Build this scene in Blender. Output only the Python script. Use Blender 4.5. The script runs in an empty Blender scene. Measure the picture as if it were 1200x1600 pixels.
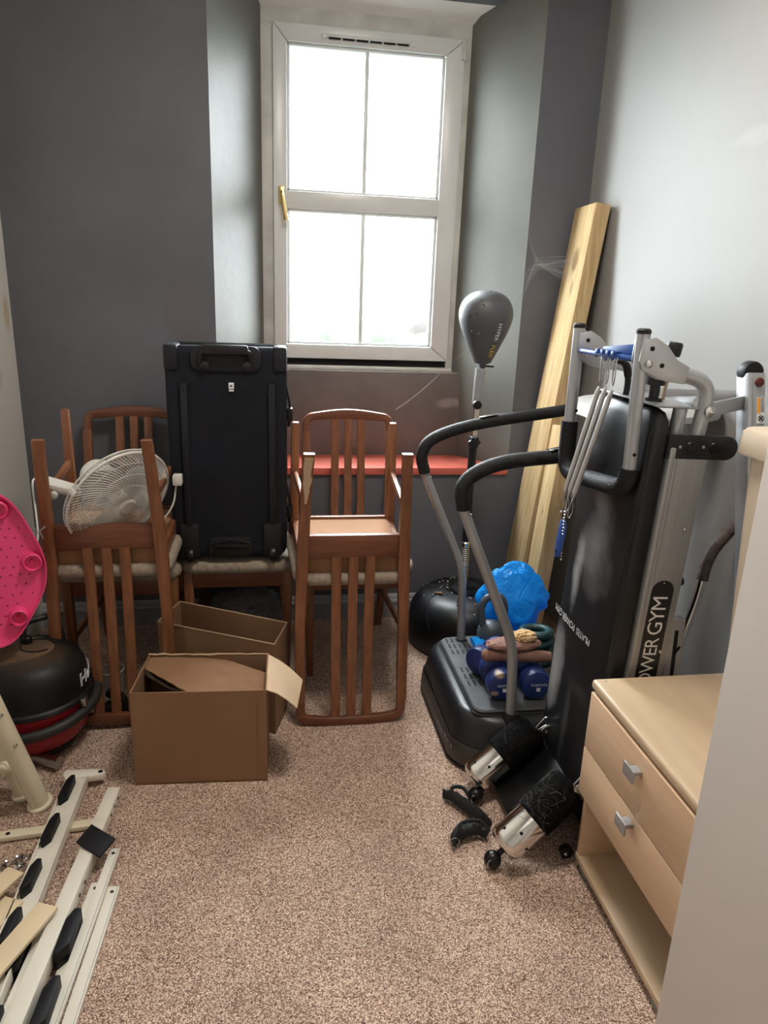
import bpy, bmesh, math, random
from mathutils import Vector, Matrix, noise
PI = math.pi
random.seed(7)
SC = bpy.context.scene
C = SC.collection

# ------------------------------------------------------------------ camera, light, exposure
def make_camera():
    pitch, yaw, roll = math.radians(16.67), math.radians(9.5), math.radians(2.2)
    fw = Vector((math.sin(yaw)*math.cos(pitch), math.cos(yaw)*math.cos(pitch), -math.sin(pitch)))
    r0 = Vector((math.cos(yaw), -math.sin(yaw), 0)); u0 = r0.cross(fw)
    r = r0*math.cos(roll)+u0*math.sin(roll); u = -r0*math.sin(roll)+u0*math.cos(roll)
    cd = bpy.data.cameras.new('camera'); cd.sensor_fit = 'HORIZONTAL'; cd.sensor_width = 36; cd.lens = 1109/1200*36
    cd.clip_start = 0.02
    co = bpy.data.objects.new('camera', cd); C.objects.link(co)
    m = Matrix((r, u, -fw)).transposed().to_4x4(); m.translation = Vector((0, 0, 1.42))
    co.matrix_world = m
    SC.camera = co
make_camera()
SC.view_settings.view_transform = 'Standard'; SC.view_settings.look = 'None'
SC.view_settings.gamma = 1; SC.view_settings.use_curve_mapping = False
SC.view_settings.exposure = 0.0
world = bpy.data.worlds.new('world'); SC.world = world; world.use_nodes = True
wn = world.node_tree; bg = wn.nodes['Background']
bg.inputs['Color'].default_value = (0.90, 0.96, 1.0, 1); bg.inputs['Strength'].default_value = 1.0
def overcast_sky(lz):
    """CIE overcast sky: three times brighter at the zenith than at the horizon"""
    N, L = wn.nodes, wn.links
    tc = N.new('ShaderNodeTexCoord'); sp = N.new('ShaderNodeSeparateXYZ'); L.new(tc.outputs['Generated'], sp.inputs[0])
    mx = N.new('ShaderNodeMath'); mx.operation = 'MAXIMUM'; L.new(sp.outputs['Z'], mx.inputs[0]); mx.inputs[1].default_value = 0
    ma = N.new('ShaderNodeMath'); ma.operation = 'MULTIPLY_ADD'; L.new(mx.outputs[0], ma.inputs[0]); ma.inputs[1].default_value = lz*2/3; ma.inputs[2].default_value = lz/3
    L.new(ma.outputs[0], bg.inputs['Strength'])
overcast_sky(88)
def area(name, loc, rot, sx, sy, energy, color, portal=False):
    l = bpy.data.lights.new(name, 'AREA'); l.shape = 'RECTANGLE'; l.size = sx; l.size_y = sy; l.energy = energy; l.color = color
    if portal: l.cycles.is_portal = True
    o = bpy.data.objects.new(name, l); C.objects.link(o); o.location = loc; o.rotation_euler = rot
    return o
area('window_portal', (0.41, 3.40, 1.80), (-PI/2, 0, 0), 0.74, 1.24, 1, (1, 1, 1), True)
area('ceiling_lamp_light', (0.38, 1.55, 2.74), (0, 0, 0), 0.40, 0.40, 29, (1.0, 0.91, 0.81))
area('camera_fill_light', (-0.35, -0.75, 2.2), (math.radians(62), 0, math.radians(-14)), 0.8, 0.8, 1.5, (1.0, 0.92, 0.84))  # added fill from the camera side, not a lamp of the room

# ------------------------------------------------------------------ materials
MATS = {}
def mat(name, col, rough=0.6, metal=0.0, var=0.0, vscale=8.0, bump=0.0, bscale=60.0, spec=0.5, stretch=None, col2=None, detail=4.0, **kw):
    m = bpy.data.materials.new(name); m.use_nodes = True; nt = m.node_tree; N = nt.nodes; L = nt.links
    p = N['Principled BSDF']; p.inputs['Base Color'].default_value = (*col, 1); p.inputs['Roughness'].default_value = rough
    p.inputs['Metallic'].default_value = metal; p.inputs['Specular IOR Level'].default_value = spec
    for k, v in kw.items(): p.inputs[k].default_value = v
    tc = N.new('ShaderNodeTexCoord'); src = tc.outputs['Object']
    if stretch:
        mp = N.new('ShaderNodeMapping'); mp.inputs['Scale'].default_value = stretch; L.new(src, mp.inputs['Vector']); src = mp.outputs['Vector']
    if var or col2:
        nz = N.new('ShaderNodeTexNoise'); nz.inputs['Scale'].default_value = vscale; nz.inputs['Detail'].default_value = detail
        L.new(src, nz.inputs['Vector'])
        rp = N.new('ShaderNodeValToRGB'); rp.color_ramp.elements[0].position = 0.35; rp.color_ramp.elements[1].position = 0.68
        c2 = col2 or tuple(min(1, c*(1+var)) for c in col)
        c1 = col if col2 else tuple(c*(1-var) for c in col)
        rp.color_ramp.elements[0].color = (*c1, 1); rp.color_ramp.elements[1].color = (*c2, 1)
        L.new(nz.outputs['Fac'], rp.inputs['Fac']); L.new(rp.outputs['Color'], p.inputs['Base Color'])
    if bump:
        b = N.new('ShaderNodeBump'); b.inputs['Strength'].default_value = bump; b.inputs['Distance'].default_value = 0.004
        n2 = N.new('ShaderNodeTexNoise'); n2.inputs['Scale'].default_value = bscale; L.new(src, n2.inputs['Vector'])
        L.new(n2.outputs['Fac'], b.inputs['Height']); L.new(b.outputs['Normal'], p.inputs['Normal'])
    MATS[name] = m
    return m

def patches(m, spots, feather=0.5):
    """worn or stained patches of fixed shape: (centre, radii, colour, strength)"""
    nt = m.node_tree; N = nt.nodes; L = nt.links; p = N['Principled BSDF']
    geo = N.new('ShaderNodeNewGeometry')
    nz = N.new('ShaderNodeTexNoise'); nz.inputs['Scale'].default_value = 9; nz.inputs['Detail'].default_value = 8; L.new(geo.outputs['Position'], nz.inputs['Vector'])
    cur = p.inputs['Base Color'].links[0].from_socket if p.inputs['Base Color'].links else None
    for cen, rad, col, st in spots:
        s = N.new('ShaderNodeVectorMath'); s.operation = 'SUBTRACT'; L.new(geo.outputs['Position'], s.inputs[0]); s.inputs[1].default_value = cen
        d = N.new('ShaderNodeVectorMath'); d.operation = 'DIVIDE'; L.new(s.outputs[0], d.inputs[0]); d.inputs[1].default_value = rad
        ln = N.new('ShaderNodeVectorMath'); ln.operation = 'LENGTH'; L.new(d.outputs[0], ln.inputs[0])
        a = N.new('ShaderNodeMath'); a.operation = 'MULTIPLY_ADD'; L.new(nz.outputs['Fac'], a.inputs[0]); a.inputs[1].default_value = 1.6; L.new(ln.outputs['Value'], a.inputs[2])
        r = N.new('ShaderNodeMapRange'); r.inputs['From Min'].default_value = 1.8; r.inputs['From Max'].default_value = 1.8-feather
        r.inputs['To Min'].default_value = 0; r.inputs['To Max'].default_value = st; L.new(a.outputs[0], r.inputs['Value'])
        mx = N.new('ShaderNodeMix'); mx.data_type = 'RGBA'; L.new(r.outputs[0], mx.inputs['Factor'])
        if cur: L.new(cur, mx.inputs['A'])
        else: mx.inputs['A'].default_value = p.inputs['Base Color'].default_value
        mx.inputs['B'].default_value = (*col, 1); cur = mx.outputs['Result']
    L.new(cur, p.inputs['Base Color'])

M = MATS
mat('grey_paint', (0.115, 0.119, 0.136), 0.62, var=0.1, vscale=2.5, bump=0.15, bscale=18, spec=0.35)
mat('grey_reveal_paint', (0.118, 0.118, 0.104), 0.5, var=0.08, vscale=3, bump=0.25, bscale=22, spec=0.4)
mat('brown_grey_paint', (0.13, 0.11, 0.103), 0.6, var=0.15, vscale=4, bump=0.3, bscale=25)
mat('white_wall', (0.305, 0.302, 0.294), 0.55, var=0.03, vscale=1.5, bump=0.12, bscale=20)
mat('left_wall', (0.70, 0.69, 0.64), 0.6, var=0.04, vscale=1.5, bump=0.12, bscale=20)
mat('door_white', (0.74, 0.68, 0.63), 0.55, var=0.02, vscale=2, bump=0.08, bscale=30)
mat('ceiling_white', (0.8, 0.8, 0.78), 0.7, var=0.03)
mat('upvc', (0.66, 0.68, 0.68), 0.3, var=0.03, vscale=5)
mat('upvc_dirty', (0.55, 0.55, 0.52), 0.5, var=0.15, vscale=9)
mat('glazing_bar', (0.75, 0.80, 0.80), 0.35)
mat('red_paint', (0.52, 0.115, 0.082), 0.5, var=0.18, vscale=7, bump=0.2, bscale=30)
mat('skirting_paint', (0.32, 0.33, 0.35), 0.5, var=0.12, vscale=6)
mat('brass', (0.62, 0.46, 0.2), 0.3, 1.0)
mat('black_plastic', (0.008, 0.0082, 0.0095), 0.48, var=0.3, vscale=12, spec=0.35)
mat('matt_black', (0.006, 0.0065, 0.009), 0.55, spec=0.25)
mat('black_gloss', (0.006, 0.0063, 0.0075), 0.32, var=0.3, vscale=9, spec=0.35)
mat('plate_grey', (0.048, 0.050, 0.055), 0.5, var=0.2, vscale=20)
mat('dusty_black', (0.006, 0.0065, 0.008), 0.36, spec=0.35, col2=(0.014, 0.015, 0.018), vscale=7, bump=0.15, bscale=120)
mat('foam_black', (0.007, 0.0075, 0.009), 0.6, spec=0.3, bump=0.5, bscale=350)
mat('fluffy_black', (0.004, 0.004, 0.005), 1.0, spec=0.05, col2=(0.012, 0.012, 0.012), vscale=60, detail=9, bump=0.9, bscale=220)
mat('vinyl_black', (0.006, 0.0065, 0.008), 0.42, bump=0.1, bscale=40, spec=0.35)
mat('pad_vinyl', (0.006, 0.0068, 0.009), 0.40, bump=0.3, bscale=9, spec=0.35)
mat('silver_paint', (0.42, 0.43, 0.45), 0.36, 0.55, var=0.06, vscale=10)
mat('silver_dull', (0.36, 0.36, 0.36), 0.42, 0.5, var=0.08, vscale=7, stretch=(20, 20, 1))
mat('grey_tube', (0.33, 0.34, 0.35), 0.38, 0.45, var=0.08, vscale=9)
mat('chrome', (0.82, 0.80, 0.77), 0.12, 1.0)
mat('dull_chrome', (0.35, 0.34, 0.33), 0.28, 1.0, var=0.2, vscale=20)
mat('steel', (0.55, 0.55, 0.56), 0.25, 1.0)
mat('spring_grey', (0.42, 0.41, 0.40), 0.5, 0.3)
mat('blue_plastic', (0.012, 0.06, 0.26), 0.4)
mat('blue_vinyl', (0.009, 0.024, 0.125), 0.42, var=0.15, vscale=10)
mat('suitcase_fabric', (0.0075, 0.009, 0.014), 0.8, spec=0.25, bump=0.35, bscale=500, var=0.15, vscale=5)
mat('suitcase_trim', (0.008, 0.009, 0.013), 0.55, spec=0.3, bump=0.2, bscale=200)
mat('seat_fabric', (0.30, 0.245, 0.19), 0.95, var=0.18, vscale=60, bump=0.4, bscale=300)
mat('cardboard', (0.235, 0.125, 0.062), 0.85, var=0.05, vscale=5, bump=0.12, bscale=40)
mat('cardboard_lit', (0.72, 0.55, 0.38), 0.85, var=0.06, vscale=8, bump=0.25, bscale=40)  # lit copy of cardboard: window light on the flap put into the colour
mat('cardboard_edge', (0.50, 0.36, 0.23), 0.9)
mat('beech', (0.68, 0.475, 0.305), 0.45, var=0.05, vscale=3, stretch=(12, 1, 12), bump=0.05)  # drawer and side veneer, colour raised to stand in for light
mat('beech_dimmed', (0.56, 0.42, 0.275), 0.42, var=0.05, vscale=3, stretch=(12, 1, 12), bump=0.05)  # same veneer, colour darkened to tone down light on top and shelf
mat('pine_slat', (0.78, 0.63, 0.42), 0.5, var=0.06, vscale=3, stretch=(3, 3, 3))
mat('timber', (0.40, 0.27, 0.125), 0.8, spec=0.2, col2=(0.56, 0.42, 0.235), vscale=5, stretch=(9, 9, 0.9), bump=0.3, bscale=60)
mat('timber_dark', (0.27, 0.17, 0.075), 0.75, col2=(0.38, 0.25, 0.12), vscale=5, stretch=(9, 9, 0.9), bump=0.3, bscale=60)
mat('cream_metal', (0.78, 0.71, 0.54), 0.38, var=0.04, vscale=6)
mat('white_metal', (0.84, 0.81, 0.71), 0.35, var=0.03, vscale=6)
mat('bin_plastic', (0.72, 0.62, 0.49), 0.45, var=0.03, vscale=4)
mat('pink_plastic', (0.82, 0.065, 0.235), 0.42, var=0.06, vscale=5, **{'Subsurface Weight': 0.15, 'Subsurface Radius': (0.05, 0.01, 0.02)})
mat('pink_hole', (0.22, 0.01, 0.04), 0.7)
mat('red_plastic', (0.30, 0.005, 0.014), 0.45)
mat('vacuum_top', (0.006, 0.006, 0.007), 0.48, spec=0.3, col2=(0.010, 0.009, 0.008), vscale=8, bump=0.2, bscale=60)
mat('dust_brown', (0.045, 0.026, 0.014), 0.85, col2=(0.15, 0.085, 0.04), vscale=16, detail=8)
mat('hose_black', (0.022, 0.021, 0.019), 0.55)
mat('fan_white', (0.66, 0.65, 0.61), 0.4)
mat('fan_blade', (0.50, 0.50, 0.47), 0.3, **{'Alpha': 1.0})
mat('ball_grey', (0.062, 0.064, 0.07), 0.5, bump=0.1, bscale=300)
mat('ball_dirt', (0.015, 0.015, 0.015), 0.9)
mat('white_print', (0.8, 0.8, 0.8), 0.5)
mat('yellow_print', (0.75, 0.5, 0.03), 0.5)
mat('black_print', (0.006, 0.006, 0.007), 0.35)
mat('orange_print', (0.75, 0.3, 0.03), 0.5)
mat('brown_foam', (0.17, 0.075, 0.055), 0.8, col2=(0.24, 0.12, 0.085), vscale=25, bump=0.5, bscale=60)
mat('brown_sleeve', (0.05, 0.03, 0.025), 0.7, col2=(0.11, 0.085, 0.075), vscale=60, detail=8, bump=0.3)
mat('tan_foam', (0.50, 0.32, 0.15), 0.9, col2=(0.66, 0.45, 0.22), vscale=30, bump=0.9, bscale=70)
mat('kettle_grey', (0.05, 0.065, 0.08), 0.5, var=0.2, vscale=15)
mat('green_rubber', (0.006, 0.035, 0.04), 0.45)
mat('console_grey', (0.45, 0.46, 0.46), 0.4, var=0.05)
mat('console_dark', (0.08, 0.08, 0.085), 0.4)
mat('dark_hole', (0.004, 0.004, 0.004), 0.9)
mat('bag_contents', (0.15, 0.09, 0.06), 0.8, col2=(0.30, 0.27, 0.25), vscale=18)
mat('hair_lint', (0.12, 0.12, 0.115), 0.9)
mat('crumb', (0.75, 0.7, 0.62), 0.8)
mat('rubber_foot', (0.16, 0.16, 0.15), 0.6)
mat('foot_grey', (0.25, 0.26, 0.24), 0.5)
mat('web', (0.5, 0.5, 0.49), 0.8, Alpha=0.4)
mat('hedge_green', (0.0055, 0.014, 0.0012), 0.9, var=0.3, vscale=3)
mat('garden_brick', (0.010, 0.0065, 0.005), 0.9, var=0.2, vscale=3)
mat('raw_wood', (0.26, 0.13, 0.06), 0.85, var=0.1, vscale=6)
mat('band_brown', (0.030, 0.023, 0.020), 0.5, var=0.15, vscale=8)  # browner tone along the lower side of the platform
mat('grey_print', (0.16, 0.15, 0.15), 0.7)
mat('tan_wood', (0.35, 0.28, 0.2), 0.6)
mat('rust', (0.13, 0.03, 0.02), 0.5, 0.5)
patches(M['ball_grey'], [((0.75, 2.6, 1.42), (0.02, 0.1, 0.02), (0.02, 0.02, 0.02), 0.5)])
patches(M['brown_grey_paint'], [((0.87, 3.25, 0.965), (0.10, 0.2, 0.025), (0.30, 0.28, 0.26), 0.6), ((0.90, 3.25, 0.88), (0.06, 0.2, 0.02), (0.22, 0.2, 0.19), 0.5),
        ((0.82, 3.25, 1.108), (0.14, 0.2, 0.010), (0.30, 0.24, 0.21), 0.8), ((0.45, 3.25, 1.11), (0.32, 0.2, 0.005), (0.3, 0.26, 0.24), 0.7)])
patches(M['grey_paint'], [((-0.33, 3.0, 1.33), (0.09, 0.2, 0.22), (0.12, 0.105, 0.105), 0.6), ((-0.25, 3.0, 1.15), (0.05, 0.2, 0.14), (0.125, 0.11, 0.11), 0.6), ((-0.955, 3.0, 0.75), (0.05, 0.2, 0.1), (0.1, 0.09, 0.09), 0.5)])
patches(M['left_wall'], [((-0.97, 2.95, 1.32), (0.2, 0.035, 0.07), (0.50, 0.33, 0.10), 0.55), ((-0.97, 2.8, 1.1), (0.2, 0.03, 0.05), (0.5, 0.45, 0.38), 0.4)])
patches(M['white_wall'], [((1.31, 1.9, 1.88), (0.2, 0.22, 0.03), (0.42, 0.42, 0.41), 0.3), ((1.31, 1.75, 2.0), (0.2, 0.03, 0.22), (0.42, 0.42, 0.41), 0.3)])
patches(M['vacuum_top'], [((-.79, 2.10, .335), (.14, .11, .06), (.095, .058, .032), .8), ((-.70, 2.12, .32), (.07, .08, .05), (.085, .050, .025), .7)], 0.8)
patches(M['pad_vinyl'], [((0.84, 1.63, 0.82), (0.2, 0.10, 0.14), (0.30, 0.30, 0.31), 0.5), ((0.84, 1.72, 0.70), (0.2, 0.03, 0.12), (0.5, 0.5, 0.5), 0.6),
        ((0.84, 1.76, 0.40), (0.2, 0.05, 0.14), (0.45, 0.45, 0.45), 0.6), ((0.84, 1.64, 0.95), (0.2, 0.06, 0.08), (0.2, 0.2, 0.21), 0.5), ((0.84, 1.6, 0.42), (0.2, 0.10, 0.03), (0.05, 0.05, 0.05), 0.5), ((0.84, 1.65, 0.3), (0.2, 0.02, 0.12), (0.07, 0.07, 0.07), 0.6)], 0.9)
patches(M['blue_vinyl'], [((0.71, 1.9, 0.295), (0.018, 0.05, 0.014), (0.45, 0.3, 0.18), 0.9), ((0.70, 1.9, 0.232), (0.016, 0.05, 0.012), (0.45, 0.33, 0.22), 0.9)])
patches(M['timber'], [((1.24, 2.86, 1.60), (0.2, 0.03, 0.05), (0.14, 0.08, 0.03), 0.8), ((1.24, 2.84, 1.48), (0.2, 0.02, 0.05), (0.14, 0.08, 0.03), 0.7), ((1.2, 2.7, 0.83), (0.2, 0.012, 0.02), (0.12, 0.06, 0.03), 0.9), ((1.2, 2.62, 0.62), (0.2, 0.012, 0.02), (0.12, 0.06, 0.03), 0.9)])

def wood_material(name, c1, c2, stretch):
    m = mat(name, c1, 0.36, col2=c2, vscale=6, stretch=stretch, detail=6, bump=0.08, bscale=30)
    return m
wood_material('chair_wood', (0.155, 0.056, 0.022), (0.235, 0.090, 0.036), (14, 14, 1.1))
wood_material('chair_rail_wood', (0.125, 0.042, 0.018), (0.18, 0.062, 0.027), (1.1, 14, 14))
patches(M['chair_wood'], [])

def carpet():
    m = mat('carpet', (0.3, 0.2, 0.15), 0.95, spec=0.1); nt = m.node_tree; N = nt.nodes; L = nt.links; p = N['Principled BSDF']
    geo = N.new('ShaderNodeNewGeometry')
    v = N.new('ShaderNodeTexVoronoi'); v.inputs['Scale'].default_value = 420; L.new(geo.outputs['Position'], v.inputs['Vector'])
    nz = N.new('ShaderNodeTexNoise'); nz.inputs['Scale'].default_value = 300; nz.inputs['Detail'].default_value = 3; L.new(geo.outputs['Position'], nz.inputs['Vector'])
    big = N.new('ShaderNodeTexNoise'); big.inputs['Scale'].default_value = 5; big.inputs['Detail'].default_value = 3; L.new(geo.outputs['Position'], big.inputs['Vector'])
    rp = N.new('ShaderNodeValToRGB'); e = rp.color_ramp.elements
    e[0].position = 0.30; e[0].color = (0.105, 0.052, 0.035, 1); e[1].position = 0.72; e[1].color = (0.98, 0.80, 0.66, 1)
    k = rp.color_ramp.elements.new(0.50); k.color = (0.47, 0.315, 0.238, 1)
    mx = N.new('ShaderNodeMix'); mx.data_type = 'FLOAT'; mx.inputs['Factor'].default_value = 0.42
    L.new(nz.outputs['Fac'], mx.inputs['A']); sp = N.new('ShaderNodeSeparateColor'); L.new(v.outputs['Color'], sp.inputs[0]); L.new(sp.outputs[0], mx.inputs['B'])
    L.new(mx.outputs['Result'], rp.inputs['Fac'])
    hs = N.new('ShaderNodeHueSaturation'); L.new(rp.outputs['Color'], hs.inputs['Color'])
    mr = N.new('ShaderNodeMapRange'); mr.inputs['From Min'].default_value = 0.3; mr.inputs['From Max'].default_value = 0.7; mr.inputs['To Min'].default_value = 0.88; mr.inputs['To Max'].default_value = 1.12
    L.new(big.outputs['Fac'], mr.inputs['Value']); L.new(mr.outputs[0], hs.inputs['Value']); L.new(hs.outputs[0], p.inputs['Base Color'])
    b = N.new('ShaderNodeBump'); b.inputs['Strength'].default_value = 0.9; b.inputs['Distance'].default_value = 0.004
    L.new(mx.outputs['Result'], b.inputs['Height']); L.new(b.outputs['Normal'], p.inputs['Normal'])
carpet()

def glass_material():
    m = bpy.data.materials.new('frosted_glass'); m.use_nodes = True; nt = m.node_tree; N = nt.nodes; L = nt.links
    for n in list(N): N.remove(n)
    out = N.new('ShaderNodeOutputMaterial'); t = N.new('ShaderNodeBsdfTransparent'); t.inputs['Color'].default_value = (0.96, 0.98, 0.97, 1)
    r = N.new('ShaderNodeBsdfRefraction'); r.inputs['IOR'].default_value = 1.12; r.inputs['Roughness'].default_value = 0.28; r.inputs['Color'].default_value = (0.96, 0.98, 0.98, 1)
    d = N.new('ShaderNodeBsdfTranslucent'); d.inputs['Color'].default_value = (0.85, 0.85, 0.85, 1)
    tc = N.new('ShaderNodeTexCoord'); nz = N.new('ShaderNodeTexNoise'); nz.inputs['Scale'].default_value = 160; nz.inputs['Detail'].default_value = 2
    mp = N.new('ShaderNodeMapping'); mp.inputs['Scale'].default_value = (1, 1, 0.6); L.new(tc.outputs['Object'], mp.inputs[0]); L.new(mp.outputs[0], nz.inputs['Vector'])
    b = N.new('ShaderNodeBump'); b.inputs['Strength'].default_value = 0.3; b.inputs['Distance'].default_value = 0.002; L.new(nz.outputs['Fac'], b.inputs['Height']); L.new(b.outputs[0], r.inputs['Normal'])
    m1 = N.new('ShaderNodeMixShader'); m1.inputs['Fac'].default_value = 0.02; L.new(r.outputs[0], m1.inputs[1]); L.new(d.outputs[0], m1.inputs[2])
    m2 = N.new('ShaderNodeMixShader'); m2.inputs['Fac'].default_value = 0.40; L.new(m1.outputs[0], m2.inputs[1]); L.new(t.outputs[0], m2.inputs[2])
    L.new(m2.outputs[0], out.inputs['Surface']); MATS['frosted_glass'] = m
glass_material()
def thin_material(name, col, alpha, rough=0.2, trans=0.4):
    m = bpy.data.materials.new(name); m.use_nodes = True; nt = m.node_tree; N = nt.nodes; L = nt.links
    p = N['Principled BSDF']; p.inputs['Base Color'].default_value = (*col, 1); p.inputs['Roughness'].default_value = rough; p.inputs['Alpha'].default_value = alpha
    t = N.new('ShaderNodeBsdfTranslucent'); t.inputs['Color'].default_value = (*[min(1, c*1.3) for c in col], 1)
    mx = N.new('ShaderNodeMixShader'); mx.inputs['Fac'].default_value = trans; L.new(p.outputs[0], mx.inputs[1]); L.new(t.outputs[0], mx.inputs[2])
    L.new(mx.outputs[0], N['Material Output'].inputs['Surface']); MATS[name] = m
thin_material('blue_bag', (0.012, 0.36, 0.92), 1.0, 0.18, 0.35)
thin_material('clear_bag', (0.36, 0.42, 0.46), 0.45, 0.2, 0.2)
thin_material('clear_plastic', (0.55, 0.53, 0.5), 0.28, 0.1, 0.1)
thin_material('clear_blade', (0.62, 0.62, 0.58), 0.75, 0.25, 0.35)

# ------------------------------------------------------------------ mesh helpers
def V(*a): return Vector(a)
class MB:
    def __init__(s): s.bm = bmesh.new()
    def face(s, pts): return s.bm.faces.new([s.bm.verts.new(p) for p in pts])
    def merge(s, bm2, mtx=None):
        if mtx: bmesh.ops.transform(bm2, matrix=mtx, verts=bm2.verts)
        me = bpy.data.meshes.new('tmp'); bm2.to_mesh(me); s.bm.from_mesh(me); bpy.data.meshes.remove(me); bm2.free()
        return s
    def box(s, x0, x1, y0, y1, z0, z1, bev=0.0, mtx=None, seg=2):
        b = bmesh.new(); bmesh.ops.create_cube(b, size=1)
        bmesh.ops.scale(b, vec=(x1-x0, y1-y0, z1-z0), verts=b.verts); bmesh.ops.translate(b, vec=((x0+x1)/2, (y0+y1)/2, (z0+z1)/2), verts=b.verts)
        if bev: bmesh.ops.bevel(b, geom=b.edges[:], offset=bev, segments=seg, profile=0.5, affect='EDGES')
        return s.merge(b, mtx)
    def bar(s, a, b_, w, h, bev=0.0, up=(0, 0, 1), w2=None, h2=None):
        """box beam from a to b_, w across, h along up; may taper"""
        a, b_ = Vector(a), Vector(b_); d = (b_-a).normalized(); u = Vector(up); u = (u-d*u.dot(d)).normalized(); x = d.cross(u)
        w2 = w if w2 is None else w2; h2 = h if h2 is None else h2
        bm = bmesh.new(); vs = []
        for p, ww, hh in ((a, w, h), (b_, w2, h2)):
            for sx, su in ((-1, -1), (1, -1), (1, 1), (-1, 1)): vs.append(bm.verts.new(p+x*sx*ww/2+u*su*hh/2))
        for f in ((0, 1, 2, 3), (7, 6, 5, 4), (0, 4, 5, 1), (1, 5, 6, 2), (2, 6, 7, 3), (3, 7, 4, 0)): bm.faces.new([vs[i] for i in f])
        bmesh.ops.recalc_face_normals(bm, faces=bm.faces)
        if bev: bmesh.ops.bevel(bm, geom=bm.edges[:], offset=bev, segments=2, profile=0.5, affect='EDGES')
        return s.merge(bm)
    def tube(s, pts, r, seg=12, cap=True, closed=False):
        pts = [Vector(p) for p in pts]; n = len(pts); rs = r if isinstance(r, (list, tuple)) else [r]*n
        t0 = (pts[1]-pts[0]).normalized(); nrm = t0.orthogonal().normalized(); rings = []
        for i, p in enumerate(pts):
            if closed: t = (pts[(i+1) % n]-pts[i-1]).normalized()
            else: t = ((pts[min(i+1, n-1)]-pts[max(i-1, 0)])).normalized()
            nrm = (nrm-t*nrm.dot(t)).normalized(); bi = t.cross(nrm)
            rings.append([s.bm.verts.new(p+(nrm*math.cos(2*PI*k/seg)+bi*math.sin(2*PI*k/seg))*rs[i]) for k in range(seg)])
        for i in range(n if closed else n-1):
            A, B = rings[i], rings[(i+1) % n]
            for k in range(seg): s.bm.faces.new((A[k], A[(k+1) % seg], B[(k+1) % seg], B[k]))
        if cap and not closed: s.bm.faces.new(rings[0][::-1]); s.bm.faces.new(rings[-1])
        return s
    def lathe(s, prof, cen=(0, 0, 0), axis=(0, 0, 1), seg=32, cap=True, sx=1, sy=1):
        ax = Vector(axis).normalized()
        q = Vector((0, 0, 1)).rotation_difference(ax); cen = Vector(cen); rings = []
        for r, z in prof:
            rings.append([s.bm.verts.new(cen+q @ Vector((r*sx*math.cos(2*PI*k/seg), r*sy*math.sin(2*PI*k/seg), z))) for k in range(seg)])
        for A, B in zip(rings, rings[1:]):
            for k in range(seg): s.bm.faces.new((A[k], A[(k+1) % seg], B[(k+1) % seg], B[k]))
        if cap: s.bm.faces.new(rings[0][::-1]); s.bm.faces.new(rings[-1])
        return s
    def prism(s, pts, off, bev=0.0):
        bm = bmesh.new(); off = Vector(off); a = [bm.verts.new(p) for p in pts]; b = [bm.verts.new(Vector(p)+off) for p in pts]
        n = len(a); bm.faces.new(a[::-1]); bm.faces.new(b)
        for i in range(n): bm.faces.new((a[i], a[(i+1) % n], b[(i+1) % n], b[i]))
        bmesh.ops.recalc_face_normals(bm, faces=bm.faces)
        if bev: bmesh.ops.bevel(bm, geom=bm.edges[:], offset=bev, segments=2, profile=0.5, affect='EDGES')
        return s.merge(bm)
    def loft(s, rings, cap=True, closed=False):
        R = [[s.bm.verts.new(p) for p in r] for r in rings]; m = len(R[0])
        for i in range(len(R) if closed else len(R)-1):
            A, B = R[i], R[(i+1) % len(R)]
            for k in range(m): s.bm.faces.new((A[k], A[(k+1) % m], B[(k+1) % m], B[k]))
        if cap and not closed: s.bm.faces.new(R[0][::-1]); s.bm.faces.new(R[-1])
        return s
    def ball(s, c, r, sub=3, scale=(1, 1, 1)):
        b = bmesh.new(); bmesh.ops.create_icosphere(b, subdivisions=sub, radius=r); bmesh.ops.scale(b, vec=scale, verts=b.verts); bmesh.ops.translate(b, vec=c, verts=b.verts)
        return s.merge(b)
    def mesh(s, name, m, sharp=38):
        bmesh.ops.recalc_face_normals(s.bm, faces=s.bm.faces)
        lim = math.radians(sharp)
        for f in s.bm.faces: f.smooth = True
        for e in s.bm.edges:
            if len(e.link_faces) != 2 or e.calc_face_angle(0) > lim: e.smooth = False
        me = bpy.data.meshes.new(name); s.bm.to_mesh(me); s.bm.free(); me.materials.append(MATS[m] if isinstance(m, str) else m)
        return me
W = {}
def tag(o, label=None, cat=None, group=None, kind=None):
    for k, v in (('label', label), ('category', cat), ('group', group), ('kind', kind)):
        if v: o[k] = v
    return o
def thing(name, label, cat, loc=(0, 0, 0), rz=0, group=None):
    o = bpy.data.objects.new(name, None); C.objects.link(o); o.empty_display_size = 0.05
    o.location = loc; o.rotation_euler = (0, 0, rz); W[o] = Matrix.Translation(loc) @ Matrix.Rotation(rz, 4, 'Z')
    return tag(o, label, cat, group)
def part(name, mb, m, parent, label=None, local=False, sharp=38, kind=None):
    """mb is in world coordinates unless local"""
    me = mb.mesh(name, m, sharp) if isinstance(mb, MB) else mb
    if not local: me.transform(W[parent].inverted())
    o = bpy.data.objects.new(name, me); C.objects.link(o); o.parent = parent; W[o] = W[parent]
    if label: o['label'] = label
    if kind: o['kind'] = kind
    return o
def single(name, mb, m, label, cat, group=None, kind=None, sharp=38):
    me = mb.mesh(name, m, sharp); n = len(me.vertices)
    c = sum((v.co for v in me.vertices), Vector())/n; c.z = min(v.co.z for v in me.vertices)
    me.transform(Matrix.Translation(-c)); o = bpy.data.objects.new(name, me); C.objects.link(o); o.location = c; W[o] = Matrix.Translation(c)
    return tag(o, label, cat, group, kind)
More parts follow.
